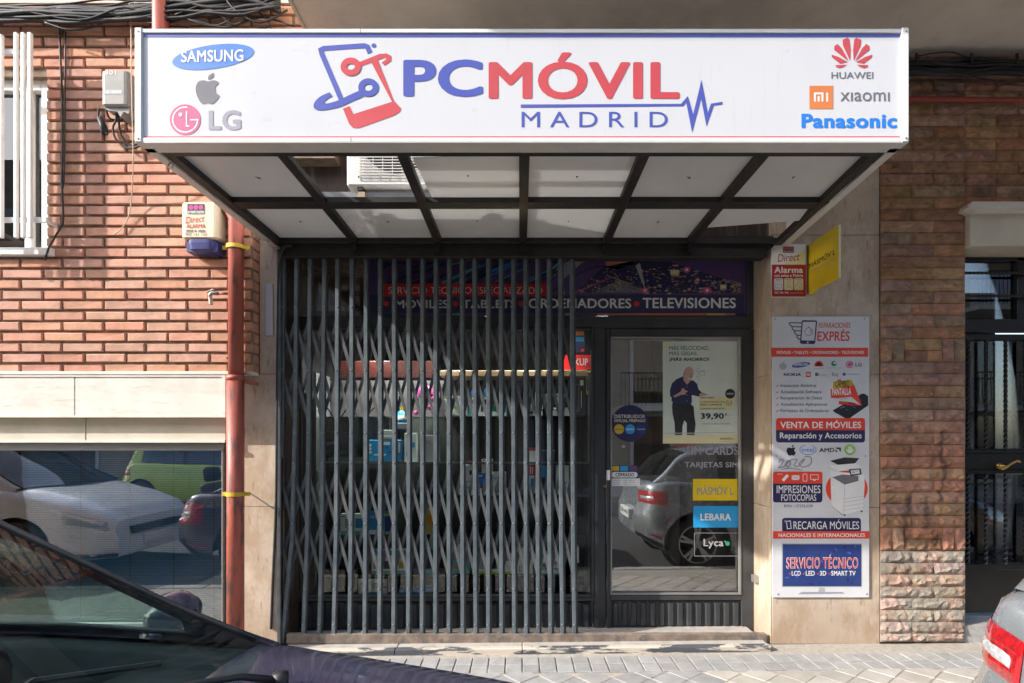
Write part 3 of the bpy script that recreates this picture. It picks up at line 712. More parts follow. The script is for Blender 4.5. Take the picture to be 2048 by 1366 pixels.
def course(ptop, ri, x0=s1, x1=s3, low=False, hh=23.62):
    z = WZ(ptop + hh, YS); H = hh * (YS - EYE_Y) / FPX
    f = .37 if ri % 2 else .63
    a_ = x0; first = sw * f
    xs_ = [x0, x0 + first]
    L2 = [sw * .63, sw * .37]; q = 0
    while xs_[-1] < x1 - .05:
        xs_.append(xs_[-1] + (sw * (1 - f) if len(xs_) == 2 else sw * (.63 if random.random() < .6 else .37)))
    xs_[-1] = x1
    for i in range(len(xs_) - 1):
        if xs_[i + 1] - xs_[i] > .02: stone(xs_[i], z, xs_[i + 1] - xs_[i], H, low)
XR2 = WX(2230, YS)
for k in range(-12, 12):
    course(394 + 23.62 * k, k, x1=(s3 if k >= 1 else XR2 + .5))
def soldier(ptop):
    z = WZ(ptop + 46.5, YS); H2 = 46.5 * (YS - EYE_Y) / FPX; u = sw / 170
    for a_, b in ((0, 23.5), (23.5, 48), (124, 148.5), (148.5, 170)): stone(s1 + a_ * u, z, (b - a_) * u, H2)
    for a_, b, zz in ((48, 124, z + H2 / 2), (48, 94, z), (94, 124, z)): stone(s1 + a_ * u, zz, (b - a_) * u, H2 / 2)
soldier(394 + 23.62 * 12)
t0 = 394 + 23.62 * 12 + 46.8
for k in range(14): course(t0 + 23.62 * k, k)
soldier(t0 + 23.62 * 14); t1 = t0 + 23.62 * 14 + 46.8
for k in range(7): course(t1 + 23.62 * k, k + 1, low=True)
course(t1 + 23.62 * 7, 1, low=True, hh=17)
MB().box(s1, s3, YS + .008, .6, -.03, 4.0).build('backing_wall', 'dark_mortar', sb)
MB().box(s3, 9, YS + .008, .6, WZ(412, .08), 4.0).build('backing_wall', 'dark_mortar', sb)
MB().box(XR2 + .5, 9, YS + .008, .6, -.1, WZ(412, .08)).build('backing_wall', 'dark_mortar', sb)
zz = WZ(1290, YS); rr = MB()
for k in range(36):
    x = XR2 + .5
    while x < 8.9:
        L = random.choice((sw * .63, sw * .37)); rr.box(x + .002, x + L - .002, YS - .004, YS + .01, -.02 + ch * k + .002, -.02 + ch * (k + 1) - .002); x += L
rr.build('distant_blocks', 'stone', sb, kind='stuff')
# lintel
zl0, zl1, zl2 = WZ(492, .05), WZ(425, .05), WZ(411, .05)
MB().box(s3, XR2 + .6, .045, .40, zl0, zl1).build('lintel', 'cream2', sb, bevel=.004)
MB().prism([(s3 - .06, zl1 + .004), (s3 - .005, zl1 - .012), (XR2 + .6, zl1 + .0005), (XR2 + .6, zl2), (s3 - .03, zl2)], -.01, .2).build('lintel_cap', 'cream', sb)
# entrance door
DY = .27
en = thing('entrance_door', 'black iron entrance door with twisted bars and brass handle at the right edge', 'door', (WX(2080, DY), DY, 0))
def dbox(a_, b, c, d_, y0=DY, y1=DY + .05): return MB().box(WX(a_, y0), WX(c, y0), y0, y1, WZ(d_, y0), WZ(b, y0))
f = MB()
for r_ in ((1895, 488, 2260, 522), (1895, 638, 2260, 664), (2035, 488, 2060, 640), (2035, 488, 2260, 500)): 
    q = dbox(*r_); f.add(q.v, q.f)
f.build('outer_frame', 'blackdoor', en, bevel=.004)
f = MB()
for r_ in ((1895, 668, 2260, 680), (1895, 898, 2260, 906), (1895, 940, 2260, 948), (1895, 668, 1925, 1225), (2225, 668, 2260, 1225), (1895, 1128, 2260, 1140)):
    q = dbox(*r_, y0=DY - .0, y1=DY + .04); f.add(q.v, q.f)
q = dbox(1925, 906, 2225, 940, y0=DY + .01, y1=DY + .035); f.add(q.v, q.f)
f.build('leaf_frame', 'blackdoor', en, bevel=.004)
dbox(1925, 1140, 2225, 1225, DY + .012, DY + .03).build('kick_panel', 'blackdoor', en)
dbox(1900, 522, 2035, 638, DY + .03, DY + .036).build('transom_pane', 'glass_dark', en)
dbox(1925, 680, 2225, 898, DY + .03, DY + .036).build('pane', 'glass_dark', en)
dbox(1925, 948, 2225, 1128, DY + .03, DY + .036).build('pane', 'glass_dark', en)
for py in (546, 592):
    t_ = MB(); x = WX(1895, DY - .03)
    pts = []; 
    for i in range(60): pts.append((x + i * .014, DY - .03, WZ(py, DY - .03)))
    t_.tube(pts, [.011 if i % 2 else .0085 for i in range(60)], 6); t_.build('twisted_bar', 'blackdoor', en)
def twist(px, pa, pb):
    y = DY - .012; x = WX(px, y); za, zb = WZ(pb, y), WZ(pa, y); n = int((zb - za) / .012); pts = []; rows = []
    for i in range(n + 1):
        z = za + (zb - za) * i / n; rows.append([Vector((x + .0125 * math.cos(i * .55 + k * math.pi / 2) * (1.0), y + .0125 * math.sin(i * .55 + k * math.pi / 2), z)) for k in (0, 1, 2, 3, 0)])
    return MB().grid(rows)
for px in (1936, 1972, 2011, 2050, 2090, 2130, 2170):
    twist(px, 680, 898).build('twisted_bar', 'blackdoor', en); twist(px, 948, 1128).build('twisted_bar', 'blackdoor', en)
h = MB().lathe(W(1997, 932, DY + .005), (0, -1, 0), [(0, .022), (.006, .024), (.01, .016), (.05, .011), (.055, .0)], 16)
h.tube(catmull([W(1997, 932, DY - .04), W(2004, 937, DY - .045), W(2012, 934, DY - .045), W(2022, 928, DY - .045), W(2034, 922, DY - .045), W(2040, 924, DY - .045)]), [.009] * 6 + [.012] * 8 + [.008] * 17, 8)
h.build('handle', 'brass', en, smooth=True)
MB().box(s3, XR2 + .5, .1, .5, -.1, WZ(1232, .3)).build('doorstep', 'kerb', sb)
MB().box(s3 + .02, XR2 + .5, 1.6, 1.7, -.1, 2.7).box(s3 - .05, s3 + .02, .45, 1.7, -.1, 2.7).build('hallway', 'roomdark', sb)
# red conduit and cables, right
tag(MB().tube([W(1700, 196, .02), W(1900, 199, .02), W(2300, 203, .02)], .0165, 10).build('red_conduit', 'pipe2', smooth=True), 'horizontal dark red pipe across the brown stone wall right of the shop sign', 'pipe')
cb = MB(); random.seed(5)
for i in range(15):
    y0 = 122 + i * 1.9; yy = .04 - random.uniform(0, .05)
    cb.tube(catmull([W(px, y0 + random.uniform(-4, 4), yy) for px in range(1640, 2400, 60)], 4), random.choice((.007, .010, .014)), 6)
cb.tube(catmull([W(1836, 112, -.0), W(1870, 106, -.02), W(1905, 105, -.02), W(1940, 117, 0)]), .004, 6).tube(catmull([W(1830, 132, -.03), W(1920, 148, -.04), W(2000, 164, -.03), W(2090, 178, -.03)]), .003, 6)
cb.tube(catmull([W(1925, 146, -.04), W(1970, 138, -.05), W(2050, 126, -.04)]), .004, 6)
for px in (1833, 1943, 2034): cb.tube([W(px, 108, .0), W(px + 2, 122, -.03), W(px - 3, 130, .0)], .009, 6)
tag(cb.build('cable_bundle', 'cable', smooth=True), 'thick bundle of black cables under the ceiling right of the shop sign', 'cables')

# ------------------------------------------------------------------ shopfront
YF = .37
sf = thing('shopfront', 'dark grey metal shopfront with transom banner, display window and glazed door', 'shopfront', (WX(1040, YF), YF, -.05))
def fb(r_, y0=YF, y1=YF + .06): a_, b, c, d_ = r_; return MB().box(WX(a_, y0), WX(c, y0), y0, y1, WZ(d_, y0), WZ(b, y0))
f = MB()
for r_ in ((560, 500, 1515, 517.5), (560, 632, 1515, 655), (560, 517.5, 597, 632), (1495, 517.5, 1515, 632), (560, 655, 597, 1268), (1188, 655, 1211, 1268), (1509, 655, 1516, 1268), (597, 1195, 1188, 1203), (597, 1260, 1188, 1268)):
    q = fb(r_); f.add(q.v, q.f)
f.build('frame', 'frame', sf, bevel=.004)
bd = MB()
for r_ in ((597, 655, 603, 1195), (1182, 655, 1188, 1195), (603, 655, 1182, 660), (603, 1189, 1182, 1195)):
    q = fb(r_, YF - .004, YF + .02); bd.add(q.v, q.f)
bd.build('glazing_bead', 'frame', sf, bevel=.003)
fb((597, 655, 1188, 1195), YF + .03, YF + .036).build('display_pane', 'glass_shop', sf)
fb((597, 517.5, 1495, 632), YF + .03, YF + .036).build('transom_pane', 'glass_shop', sf)
def ribs(x0, x1, y0, y1, n, parent, yb, yf):
    MB().box(WX(x0, yb), WX(x1, yb), yb, yb + .02, WZ(y1, yb), WZ(y0, yb)).build('riser_panel', 'frame', parent)
    for i in range(n):
        a_ = x0 + (x1 - x0) * (i + .16) / n; b = x0 + (x1 - x0) * (i + .84) / n
        MB().prism([(WX(a_, yf), 0), (WX(b, yf), 0), (WX(b, yf), .01), (WX(a_, yf), .01)], 0, .01)
        za, zb = WZ(y1 - 4, yf), WZ(y0 + 4, yf); xa_, xb_ = WX(a_, yf), WX(b, yf); w_ = (xb_ - xa_)
        MB().add([(xa_, yb, za), (xa_ + w_ * .2, yf, za), (xb_ - w_ * .2, yf, za), (xb_, yb, za), (xa_, yb, zb), (xa_ + w_ * .2, yf, zb), (xb_ - w_ * .2, yf, zb), (xb_, yb, zb)],
                 [(0, 1, 5, 4), (1, 2, 6, 5), (2, 3, 7, 6), (0, 3, 2, 1), (4, 5, 6, 7)]).build('rib', 'frame', parent)
ribs(602, 1185, 1205, 1259, 22, sf, YF + .028, YF + .008)
# door leaf
dr = MB()
for r_ in ((1213, 658, 1221, 1262), (1483, 658, 1508, 1262), (1221, 658, 1483, 673), (1221, 1190, 1483, 1201), (1221, 1255, 1483, 1262)):
    q = fb(r_, YF - .006, YF + .04); dr.add(q.v, q.f)
door = dr.build('door', 'frame', sf, bevel=.004)
bd = MB()
for r_ in ((1221, 673, 1224, 1190), (1478, 673, 1483, 1190), (1224, 673, 1478, 676), (1224, 1186, 1478, 1190)):
    q = fb(r_, YF - .012, YF + .01); bd.add(q.v, q.f)
bd.build('glazing_bead', 'greyalu', door, bevel=.002)
fb((1221, 673, 1483, 1190), YF + .018, YF + .024).build('pane', 'glass_door', door)
ribs(1222, 1482, 1202, 1255, 14, door, YF + .014, YF - .002)
MB().box(WX(1212, YF), WX(1219, YF), YF - .03, YF - .006, WZ(960, YF), WZ(940, YF)).build('lock_plate', 'lav', door, bevel=.002)
MB().cyl(W(1211, 973, YF - .006), W(1211, 973, YF - .03), .011, 12).build('lock_cylinder', 'brass', door)
MB().cyl(W(1247, 893, YF + .012), W(1247, 893, YF + .0), .012, 14).build('door_viewer', 'steel', door)
for px in (1197, 1293, 1490):
    pass
fb((1516, 840, 1527, 858), .30, .36).build('hinge_block', 'blacktrim', sf, bevel=.003)
fb((1509, 1152, 1525, 1167), .28, .34).build('gate_catch', 'steel', sf, bevel=.003)
# threshold
tiltb = MB()
def stepbox(x0, x1, y0, y1, z0, z1, nm, mt, par):
    mb = MB(); mb.add([(x0, y0, z0 + .01 * x0), (x1, y0, z0 + .01 * x1), (x1, y1, z0 + .01 * x1), (x0, y1, z0 + .01 * x0), (x0, y0, z1 + .01 * x0), (x1, y0, z1 + .01 * x1), (x1, y1, z1 + .01 * x1), (x0, y1, z1 + .01 * x0)],
                     [(0, 3, 2, 1), (4, 5, 6, 7), (0, 1, 5, 4), (1, 2, 6, 5), (2, 3, 7, 6), (3, 0, 4, 7)])
    return mb.build(nm, mt, par, bevel=.005)
st = thing('doorstep', 'long worn stone doorstep with chipped black paint under the folding gate', 'doorstep', (0, .1, -.1))
sx0, sx1, sx2, sx3 = WX(562, 0), WX(792, 0), WX(1045, 0), WX(1540, 0)
for a_, b in ((sx0, sx1), (sx1, sx2), (sx2, sx3)):
    stepbox(a_ + .001, b - .001, -.028, .02, -.09, -.012, 'step_front', 'step', st)
    stepbox(a_ + .001, b - .001, -.022, .45, -.085, -.018, 'step_top', 'steptop', st)
# room behind the glass
rm = thing('shop_interior', 'dim shop interior seen behind the display window', 'room', (0, 2, -.05))
MB().box(-1.68, 1.70, YF + .06, 3.6, -.07, -.05).build('floor', 'roomfloor', rm)
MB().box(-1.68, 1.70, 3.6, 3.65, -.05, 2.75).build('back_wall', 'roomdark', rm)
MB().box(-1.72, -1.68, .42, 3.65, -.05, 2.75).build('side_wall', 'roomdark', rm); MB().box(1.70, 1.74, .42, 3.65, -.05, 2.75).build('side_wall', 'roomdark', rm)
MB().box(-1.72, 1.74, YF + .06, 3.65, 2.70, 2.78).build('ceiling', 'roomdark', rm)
MB().box(-1.70, 1.72, .13, YF + .4, 2.60, 3.86).build('header_wall', 'header', rm)
MB().box(.35, 1.6, 2.0, 2.5, -.05, .95).build('counter', 'shelf', rm)
MB().box(-.05, .02, YF + .08, 3.0, -.05, 2.6).build('partition', 'roomdark', rm) if False else None
for x, y in ((-.45, 1.3), (-.35, 2.6), (.5, 1.6), (.9, 2.5)):
    l_ = MB().cyl((x, y, 2.70), (x, y, 2.688), .06, 16).build('ceiling_lamp', emis('lamp_glow', (1, .97, .9), 6.0), rm)
MB().box(-1.35, .35, YF + .045, YF + .085, 2.115, 2.13).box(-1.35, .35, YF + .040, YF + .0445, 2.05, 2.13).build('fill_light_shield', 'shelf', rm)  # added plate and lip, keeps the fill lights out of the car glass
for x, y in ((-1.05, YF + .066), (-.5, YF + .066), (.05, YF + .066), (.8, 1.6)):  # front three are added fill for the goods; last one backs the ceiling lamps
    ld = bpy.data.lights.new('shop_fill_light', 'AREA'); ld.shape = 'DISK'; ld.size = .035; ld.energy = 7 if y > 1 else 7.0; ld.color = (1, .97, .92)
    lo = bpy.data.objects.new('shop_fill_light', ld); COL.objects.link(lo); lo.location = (x, y, 2.66 if y > 1 else 2.105)
sh = thing('display_shelves', 'dark glass display shelves behind the shop window', 'shelves', (WX(890, .6), .6, -.05))
SY0, SY1 = YF + .07, YF + .36
for py in (833, 990.5, 1070.5, 1150, 1194):
    MB().box(WX(625, SY0), WX(1178, SY0), SY0, SY1, WZ(py, SY0) - .010, WZ(py, SY0) - .001).build('shelf', 'shelfglass', sh)
MB().box(WX(640, SY0), WX(1178, SY0), SY0, SY0 + .03, WZ(924, SY0) - .012, WZ(924, SY0)).build('shelf_rail', 'shelf', sh)
MB().box(WX(880, SY0), WX(1176, SY0), SY0, SY1, WZ(752, SY0), WZ(741, SY0)).build('wood_shelf', 'wood', sh, bevel=.002)
MB().box(WX(625, SY0), WX(1178, SY0), SY1 + .0, SY1 + .015, -.05, WZ(752, SY0)).build('back_panel', 'roomdark', sh)
for px in (627, 1177): MB().box(WX(px, SY0), WX(px, SY0) + .02, SY0, SY1, -.05, WZ(745, SY0)).build('upright', 'shelf', sh)

def item(name, label, cat, r_, ink_, depth=.08, marks=(), texts=(), y=None, group=None, bevel=.002):
    y = SY0 + .03 if y is None else y; x0, y0, x1, y1 = r_
    t = thing(name, label, cat, W((x0 + x1) / 2, y1, y) + Vector((0, depth / 2, 0)), group)
    MB().box(WX(x0, y), WX(x1, y), y, y + depth, WZ(y1, y), WZ(y0, y)).build('carton', 'i_' + ink_, t, bevel=bevel)
    pr = Print(wall_surf(y - .0006, .0006), t)
    for m_ in marks: pr.rect(m_[0], *m_[1:5], 1 if len(m_) < 6 else m_[5])
    for tx in texts: pr.text(tx[0], tx[1], *tx[2:6], 3, bold=.02)
    pr.done(); return t
def bottle(name, label, cat, cx, y0, y1, wd, ink_, cap='white', marks=()):
    y = SY0 + .07; r = wd / 2 * (y - EYE_Y) / FPX; z0, z1 = WZ(y1, y), WZ(y0, y); h = z1 - z0
    t = thing(name, label, cat, (WX(cx, y), y, z0))
    MB().lathe((WX(cx, y), y, z0), (0, 0, 1), [(0, 0), (0, r * .95), (h * .03, r), (h * .6, r), (h * .75, r * .6), (h * .8, r * .35)], 16).build('body', 'i_' + ink_, t, smooth=True)
    MB().lathe((WX(cx, y), y, z0), (0, 0, 1), [(h * .79, r * .42), (h * .98, r * .42), (h, r * .3), (h, 0)], 12).build('cap', 'i_' + cap, t)
    MB().lathe((WX(cx, y), y, z0), (0, 0, 1), [(h * .2, r * 1.01), (h * .5, r * 1.01)], 16).build('label_band', 'i_' + (marks or 'offwhite'), t)
    return t
item('display_sign', 'red corner sign with white letters on the wooden shelf behind the window', 'sign', (1124, 710, 1182, 739), 'bright_red', .02, texts=[('white', 'KUP', 1150, 717, 1176, 731)])
item('header_board', 'long brown red board above the black bags at left behind the gate', 'board', (676, 722, 868, 755), 'maroon', .03)
item('price_card', 'small card with orange and blue bands at top right behind the display glass', 'card', (1143, 660, 1171, 705), 'shirt', .004, marks=[('orange', 1144, 661, 1168, 671), ('cyan', 1144, 674, 1168, 683), ('midblue', 1144, 686, 1168, 694), ('bright_red', 1162, 698, 1168, 703)])
item('phone_package', 'lime green phone package hanging at the right end of the display', 'package', (1172, 742, 1189, 790), 'lime', .012, marks=[('black', 1173.5, 759, 1187, 781), ('teal', 1175.5, 762, 1185, 778, 2)])
item('accessory_box', 'upright black accessory box with white vertical lettering below the wooden shelf', 'box', (1146, 758, 1171, 833), 'black', .03, marks=[('white', 1160, 760, 1167, 771), ('lgrey', 1148, 768, 1158, 768.8), ('lgrey', 1148, 822, 1158, 822.8), ('lgrey', 1148, 768, 1148.7, 822), ('lgrey', 1157.3, 768, 1158, 822), ('white', 1162, 782, 1163.3, 815)])
for r_, k_, lb, mk in (((889, 792, 922, 830), 'offwhite', 'pale box with lime corner at left end of the upper display shelf', [('lime', 889, 792, 895, 797), ('silver', 893, 802, 905, 812), ('green', 908, 812, 918, 818)]),
                   ((925, 796, 938, 830), 'offwhite', 'narrow pale box beside the blue globe toys on the upper shelf', [('silver', 927, 800, 936, 806)]),
                   ((1047, 783, 1066, 830), 'silver', 'grey accessory pack left of the white earphone cartons on the upper shelf', [('white', 1048, 784, 1056, 800)]),
                   ((1070, 784, 1086, 818), 'offwhite', 'white earphone carton with black cable picture on the upper shelf', [('black', 1072, 791, 1079, 793), ('black', 1078, 785, 1081, 792)]),
                   ((1091, 787, 1107, 806), 'silver', 'small grey pack with round dial between white cartons on the upper shelf', [('black', 1096, 792, 1103, 796)]),
                   ((1110, 787, 1130, 806), 'offwhite', 'small white pack right of the dial pack on the upper shelf', [('silver', 1112, 790, 1127, 794)]),
                   ((1103, 815, 1142, 831), 'offwhite', 'flat white carton lying at the right end of the upper shelf', [('silver', 1106, 819, 1121, 821)]),
                   ((1055, 821, 1085, 831), 'offwhite', 'flat cream carton lying in the middle of the upper shelf', [('black', 1058, 824, 1070, 825.5)]),
                   ((934, 808, 1014, 832), 'teal', 'row of teal and white flat packs below the blue globe toys', [('offwhite', 952, 812, 975, 831), ('offwhite', 985, 824, 1012, 831), ('black', 962, 812, 966, 824), ('dkgreen', 984, 811, 998, 822)]),
                   ((735, 880, 803, 922), 'cyan', 'wide bright blue ink box with white icons on the left display', [('offwhite', 737, 888, 743, 893), ('offwhite', 737, 895, 743, 900), ('offwhite', 737, 902, 743, 907), ('offwhite', 748, 908, 772, 911), ('white', 764, 884, 780, 890), ('blue', 776, 903, 784, 906), ('offwhite', 797, 885, 800, 905)]),
                   ((765, 860, 785, 879), 'silver', 'small grey and white box standing on the bright blue ink box', [('offwhite', 765, 870, 785, 874)]),
                   ((809, 866, 834, 925), 'offwhite', 'tall pale green box right of the bright blue ink box', [('cyan', 822, 885, 830, 895), ('lime', 811, 868, 816, 874), ('cyan', 812, 905, 818, 912)]),
                   ((849, 870, 879, 924), 'silver', 'plain grey box right of the tall pale green box', [('lgrey', 852, 880, 862, 888)]),
                   ((930, 930, 947, 975), 'offwhite', 'white pack with small photo leaning on the middle shelf', [('red', 936, 921, 945, 927), ('black', 939, 941, 944, 950), ('lgrey', 932, 962, 945, 964)]),
                   ((963, 918, 985, 950), 'offwhite', 'white pack with orange corner standing behind the small blue pack', [('orange', 966, 919, 971, 922), ('silver', 967, 927, 982, 930)]),
                   ((953, 946, 983, 972), 'pblue', 'small bright blue pack in the middle shelf row', [('white', 957, 950, 965, 953), ('cyan', 962, 958, 968, 964)]),
                   ((985, 944, 1012, 986), 'offwhite', 'white carton with shaver picture on the middle shelf', [('lgrey', 988, 955, 1002, 957), ('silver', 990, 972, 1006, 975), ('silver', 1006, 948, 1010, 980)]),
                   ((917, 977, 1018, 990), 'offwhite', 'long flat white carton under the middle shelf packs', [('silver', 920, 981, 940, 984)]),
                   ((1056, 896, 1073, 987), 'offwhite', 'tall white and red smart band carton with wristband picture', [('bright_red', 1056, 896, 1073, 901.5), ('bright_red', 1056, 929, 1073, 951), ('white', 1060, 932, 1062, 948, 2), ('white', 1064, 934, 1066, 948, 2), ('amber', 1068, 951, 1073, 957), ('cyan', 1061, 957, 1069, 975)]),
                   ((1077, 901, 1111, 988), 'shirt', 'black blister pack with teal mesh strap beside the smart band carton', [('teal', 1077, 900, 1111, 901.5), ('cyan', 1083, 930, 1093, 955), ('teal', 1078, 986, 1111, 988)]),
                   ((1112, 931, 1138, 988), 'offwhite', 'tall plain white box at the right end of the middle shelf', [('silver', 1129, 963, 1134, 968)]),
                   ((680, 1028, 735, 1070), 'offwhite', 'pale green printer box with blue picture at left on the third shelf', [('silver', 690, 1037, 696, 1056), ('cyan', 711, 1037, 726, 1056), ('teal', 681, 1062, 735, 1070), ('black', 683, 1032, 690, 1033.5)]),
                   ((736, 1023, 786, 1070), 'cyan', 'bright blue box marked NPG on the third shelf', [('midblue', 770, 1032, 783, 1063), ('offwhite', 739, 1060, 768, 1068), ('lime', 768, 1027, 786, 1032), ('lime', 772, 1064, 784, 1069)]),
                   ((849, 1016, 868, 1069), 'gold', 'yellow pack hanging at the middle of the third shelf', [('amber', 853, 1028, 865, 1050)]),
                   ((743, 1100, 812, 1148), 'offwhite', 'white and blue screen box with black and yellow icons on the fourth shelf', [('cyan', 745, 1101, 811, 1110), ('orange', 747, 1125, 753, 1138), ('black', 767, 1122, 780, 1138), ('yellow', 797, 1124, 808, 1137), ('teal', 744, 1141, 812, 1147), ('black', 762, 1107, 790, 1111)]),
                   ((824, 1084, 868, 1148), 'shirt', 'dark router box with white vertical name on the fourth shelf', [('teal', 850, 1083, 868, 1099), ('teal', 848, 1138, 868, 1147)]),
                   ((900, 1083, 940, 1147), 'teal', 'teal box with white round label on the fourth shelf', [('offwhite', 915, 1088, 934, 1125), ('copper', 904, 1130, 916, 1137)]),
                   ((944, 1112, 1026, 1148), 'offwhite', 'wide keyboard box with lime edge on the fourth shelf', [('lime', 944, 1143, 1026, 1148, 2), ('lgrey', 955, 1117, 992, 1138), ('cyan', 981, 1116, 998, 1138), ('blue', 1012, 1114, 1020, 1122)]),
                   ((1034, 1094, 1066, 1148), 'offwhite', 'tall white tablet box beside the wide keyboard box', [('lgrey', 1038, 1130, 1041, 1144), ('silver', 1043, 1094, 1044, 1148)]),
                   ((1069, 1106, 1120, 1149), 'teal', 'pale teal camera box at the right end of the fourth shelf', [('offwhite', 1080, 1110, 1120, 1136), ('offwhite', 1072, 1139, 1118, 1147), ('cyan', 1085, 1128, 1092, 1134)]),
                   ((1142, 1093, 1158, 1126), 'offwhite', 'small white charger standing right of the pale teal camera box', []),
                   ((797, 1177, 828, 1193), 'cyan', 'low blue ink box at left on the bottom of the display', [('midblue', 808, 1179, 812, 1192)]),
                   ((830, 1176, 868, 1192), 'pblue', 'low blue ink box with yellow spot on the bottom of the display', [('yellow', 855, 1185, 864, 1189)]),
                   ((846, 1172, 866, 1176), 'cyan', 'thin blue strip box lying on the low blue ink box', [])):
    item('product_box', lb, 'box', r_, k_, .05 + random.random() * .05, marks=mk, texts=([('white', 'NPG', 741, 1031, 755, 1037)] if 'NPG' in lb else [('black', 'Wi', 1108, 1122, 1116, 1129)] if 'camera box' in lb else ()))
item('console_card', 'pale card reading iPad Console at the bottom of the display', 'card', (716, 1158, 774, 1193), 'offwhite', .01, marks=[('cyan', 738, 1184, 755, 1193), ('lgrey', 745, 1172, 773, 1176)], texts=[('black', 'iPad Console', 722, 1163, 768, 1171)])
for cx, k_, lb in ((950, 'pblue', 'left of two shiny blue globe toys on the upper shelf'), (974, 'cyan', 'right of two shiny blue globe toys on the upper shelf')):
    t = thing('globe_toy', lb, 'toy', W(cx, 796, SY0 + .06)); MB().lathe(W(cx, 796, SY0 + .06), (0, 0, 1), [(.0, .02), (.01, .028), (.035, .034), (.06, .028), (.075, .012), (.078, 0)], 16).build('ball', 'i_' + k_, t, smooth=True)
    MB().cyl(W(cx, 798.5, SY0 + .06), W(cx, 794, SY0 + .06), .022, 14).build('stand', 'i_offwhite', t)
t = bottle('spray_bottle', 'turquoise spray bottle with yellow cap behind the gate', 'bottle', 804, 815, 846, 20, 'cyan', 'yellow')
item('shelf_step', 'grey riser block under the turquoise spray bottle', 'stand', (790, 846, 820, 858), 'lgrey', .08)
t = thing('plush_toy', 'magenta plush toy with big eyes hanging behind the gate', 'toy', W(850, 815, SY0 + .05))
for nm, (x, y, r_), k_ in (('head', (851, 785, .058), 'magenta'), ('arm', (832, 800, .022), 'magenta'), ('arm', (868, 800, .022), 'magenta'), ('leg', (860, 815, .022), 'magenta'), ('leg', (832, 826, .018), 'magenta'), ('eye', (844, 783, .012), 'white'), ('eye', (852, 783, .012), 'white')):
    yy = SY0 + (.05 if nm != 'eye' else -.008); MB().lathe(W(x, y, yy) - Vector((0, 0, r_)), (0, 0, 1), [(r_ - r_ * math.cos(a * math.pi / 8), max(.0001, r_ * math.sin(a * math.pi / 8))) for a in range(9)], 14).build(nm, 'i_' + k_, t, smooth=True)
for i, (a_, b) in enumerate(((632, 672), (676, 722), (726, 776), (780, 810))):
    y = SY0 + .12; t = thing('laptop_bag', ('leftmost', 'second', 'third', 'rightmost')[i] + ' of four dark grey laptop bags hung in a row behind the gate', 'bag', W((a_ + b) / 2, 915, y), 'dark laptop bags in the display')
    MB().pbox(a_, 833, b, 915, y, y + .06).build('bag_body', 'seat', t, bevel=.012)
    MB().tube(catmull([W(a_ + 6, 834, y + .03), W((a_ + b) / 2, 815, y + .03), W(b - 6, 834, y + .03)]), .005, 6).build('handle', 'blacktrim', t)
    MB().pbox(a_ + 5, 862, b - 5, 908, y - .008, y).build('front_pocket', 'seat', t, bevel=.004)

# transom banner
bn = thing('transom_banner', 'printed banner with circuit board picture and white service lettering over the door', 'banner', W(1115, 632, YF + .05))
YB = YF + .024
MB().box(WX(735, YB), WX(1496, YB), YB, YB + .003, WZ(632, YB), WZ(516, YB)).build('sheet', 'i_purple', bn)
pr = Print(wall_surf(YB - .0003, .0004), bn)
random.seed(21)
for i in range(70):       # blue streaks left
    x = random.uniform(745, 1110); y = random.uniform(520, 585); L = random.uniform(20, 80); d_ = random.uniform(1.5, 6)
    x2 = min(1125, x + L); y2 = max(518, y - L * .45)
    pr.poly(random.choice(('midblue', 'navy', 'cyan', 'teal', 'black', 'midblue', 'navy', 'blue')) if x > 850 else random.choice(('navy', 'navy', 'black', 'midblue', 'purple')), [(x, y), (x + d_, y + d_ * .6), (x2 + d_, y2 + d_ * .6), (x2, y2)], 1 + i % 3)
pr.rect('purple', 1125, 517, 1495, 590, 4)
pr.poly('lgrey', [(1130, 590), (1125, 560), (1165, 525), (1210, 517), (1150, 517), (1120, 530), (1118, 590)], 5)
pr.poly('copper', [(1208, 517), (1275, 517), (1262, 530), (1232, 540), (1214, 534)], 6)
pr.poly('purple', [(1320, 517), (1490, 517), (1490, 575), (1440, 560), (1380, 540)], 5)
pr.poly('shirt', [(1150, 586), (1205, 535), (1275, 520), (1340, 524), (1470, 565), (1480, 586)], 6)
pr.poly('grey', [(1180, 586), (1240, 560), (1300, 586)], 7)
cols = ('copper', 'silver', 'black', 'black', 'shirt', 'shirt', 'lgrey', 'lgrey', 'skin', 'navy', 'purple', 'grey', 'gold')
for i in range(760):
    x = random.uniform(1150, 1478); top = 535 - (x - 1205) * .0 if x > 1205 else 586 - (x - 1150) * .93
    if x > 1330: top = 522 + (x - 1330) * .30
    if x < 1205: top = 586 - (x - 1150) * .9
    else: top = max(top, 524)
    y = random.uniform(max(top, 522), 585); a_ = random.uniform(1, 5) * (1.2 if x > 1280 else .8); b = a_ * random.uniform(.3, .8); k_ = a_ * .45
    pr.poly(random.choice(cols), [(x, y), (x + a_, y + k_ * .5), (x + a_ - b, y + k_ * .5 + b * .8), (x - b, y + b * .8)], 8 + i % 4)
pr.stroke('gold', [(1228, 546), (1236, 556), (1242, 580)], 1, 12); pr.stroke('gold', [(1215, 552), (1240, 561), (1262, 568)], 1, 12); pr.stroke('pink', [(1150, 586), (1220, 556)], 1.6, 12)
for x, y, k_ in ((1373, 540, 4.5), (1290, 581, 4), (1414, 581, 5), (1395, 560, 3), (1354, 551, 3)):
    pr.ell('pink', x, y, k_ * 1.7, k_ * 1.4, 12); pr.ell('white', x, y, k_ * .6, k_ * .6, 13)
for x in range(1455, 1480, 4): pr.rect('gold', x, 560 + (x - 1455) * .25, x + 2, 562 + (x - 1455) * .25, 12)
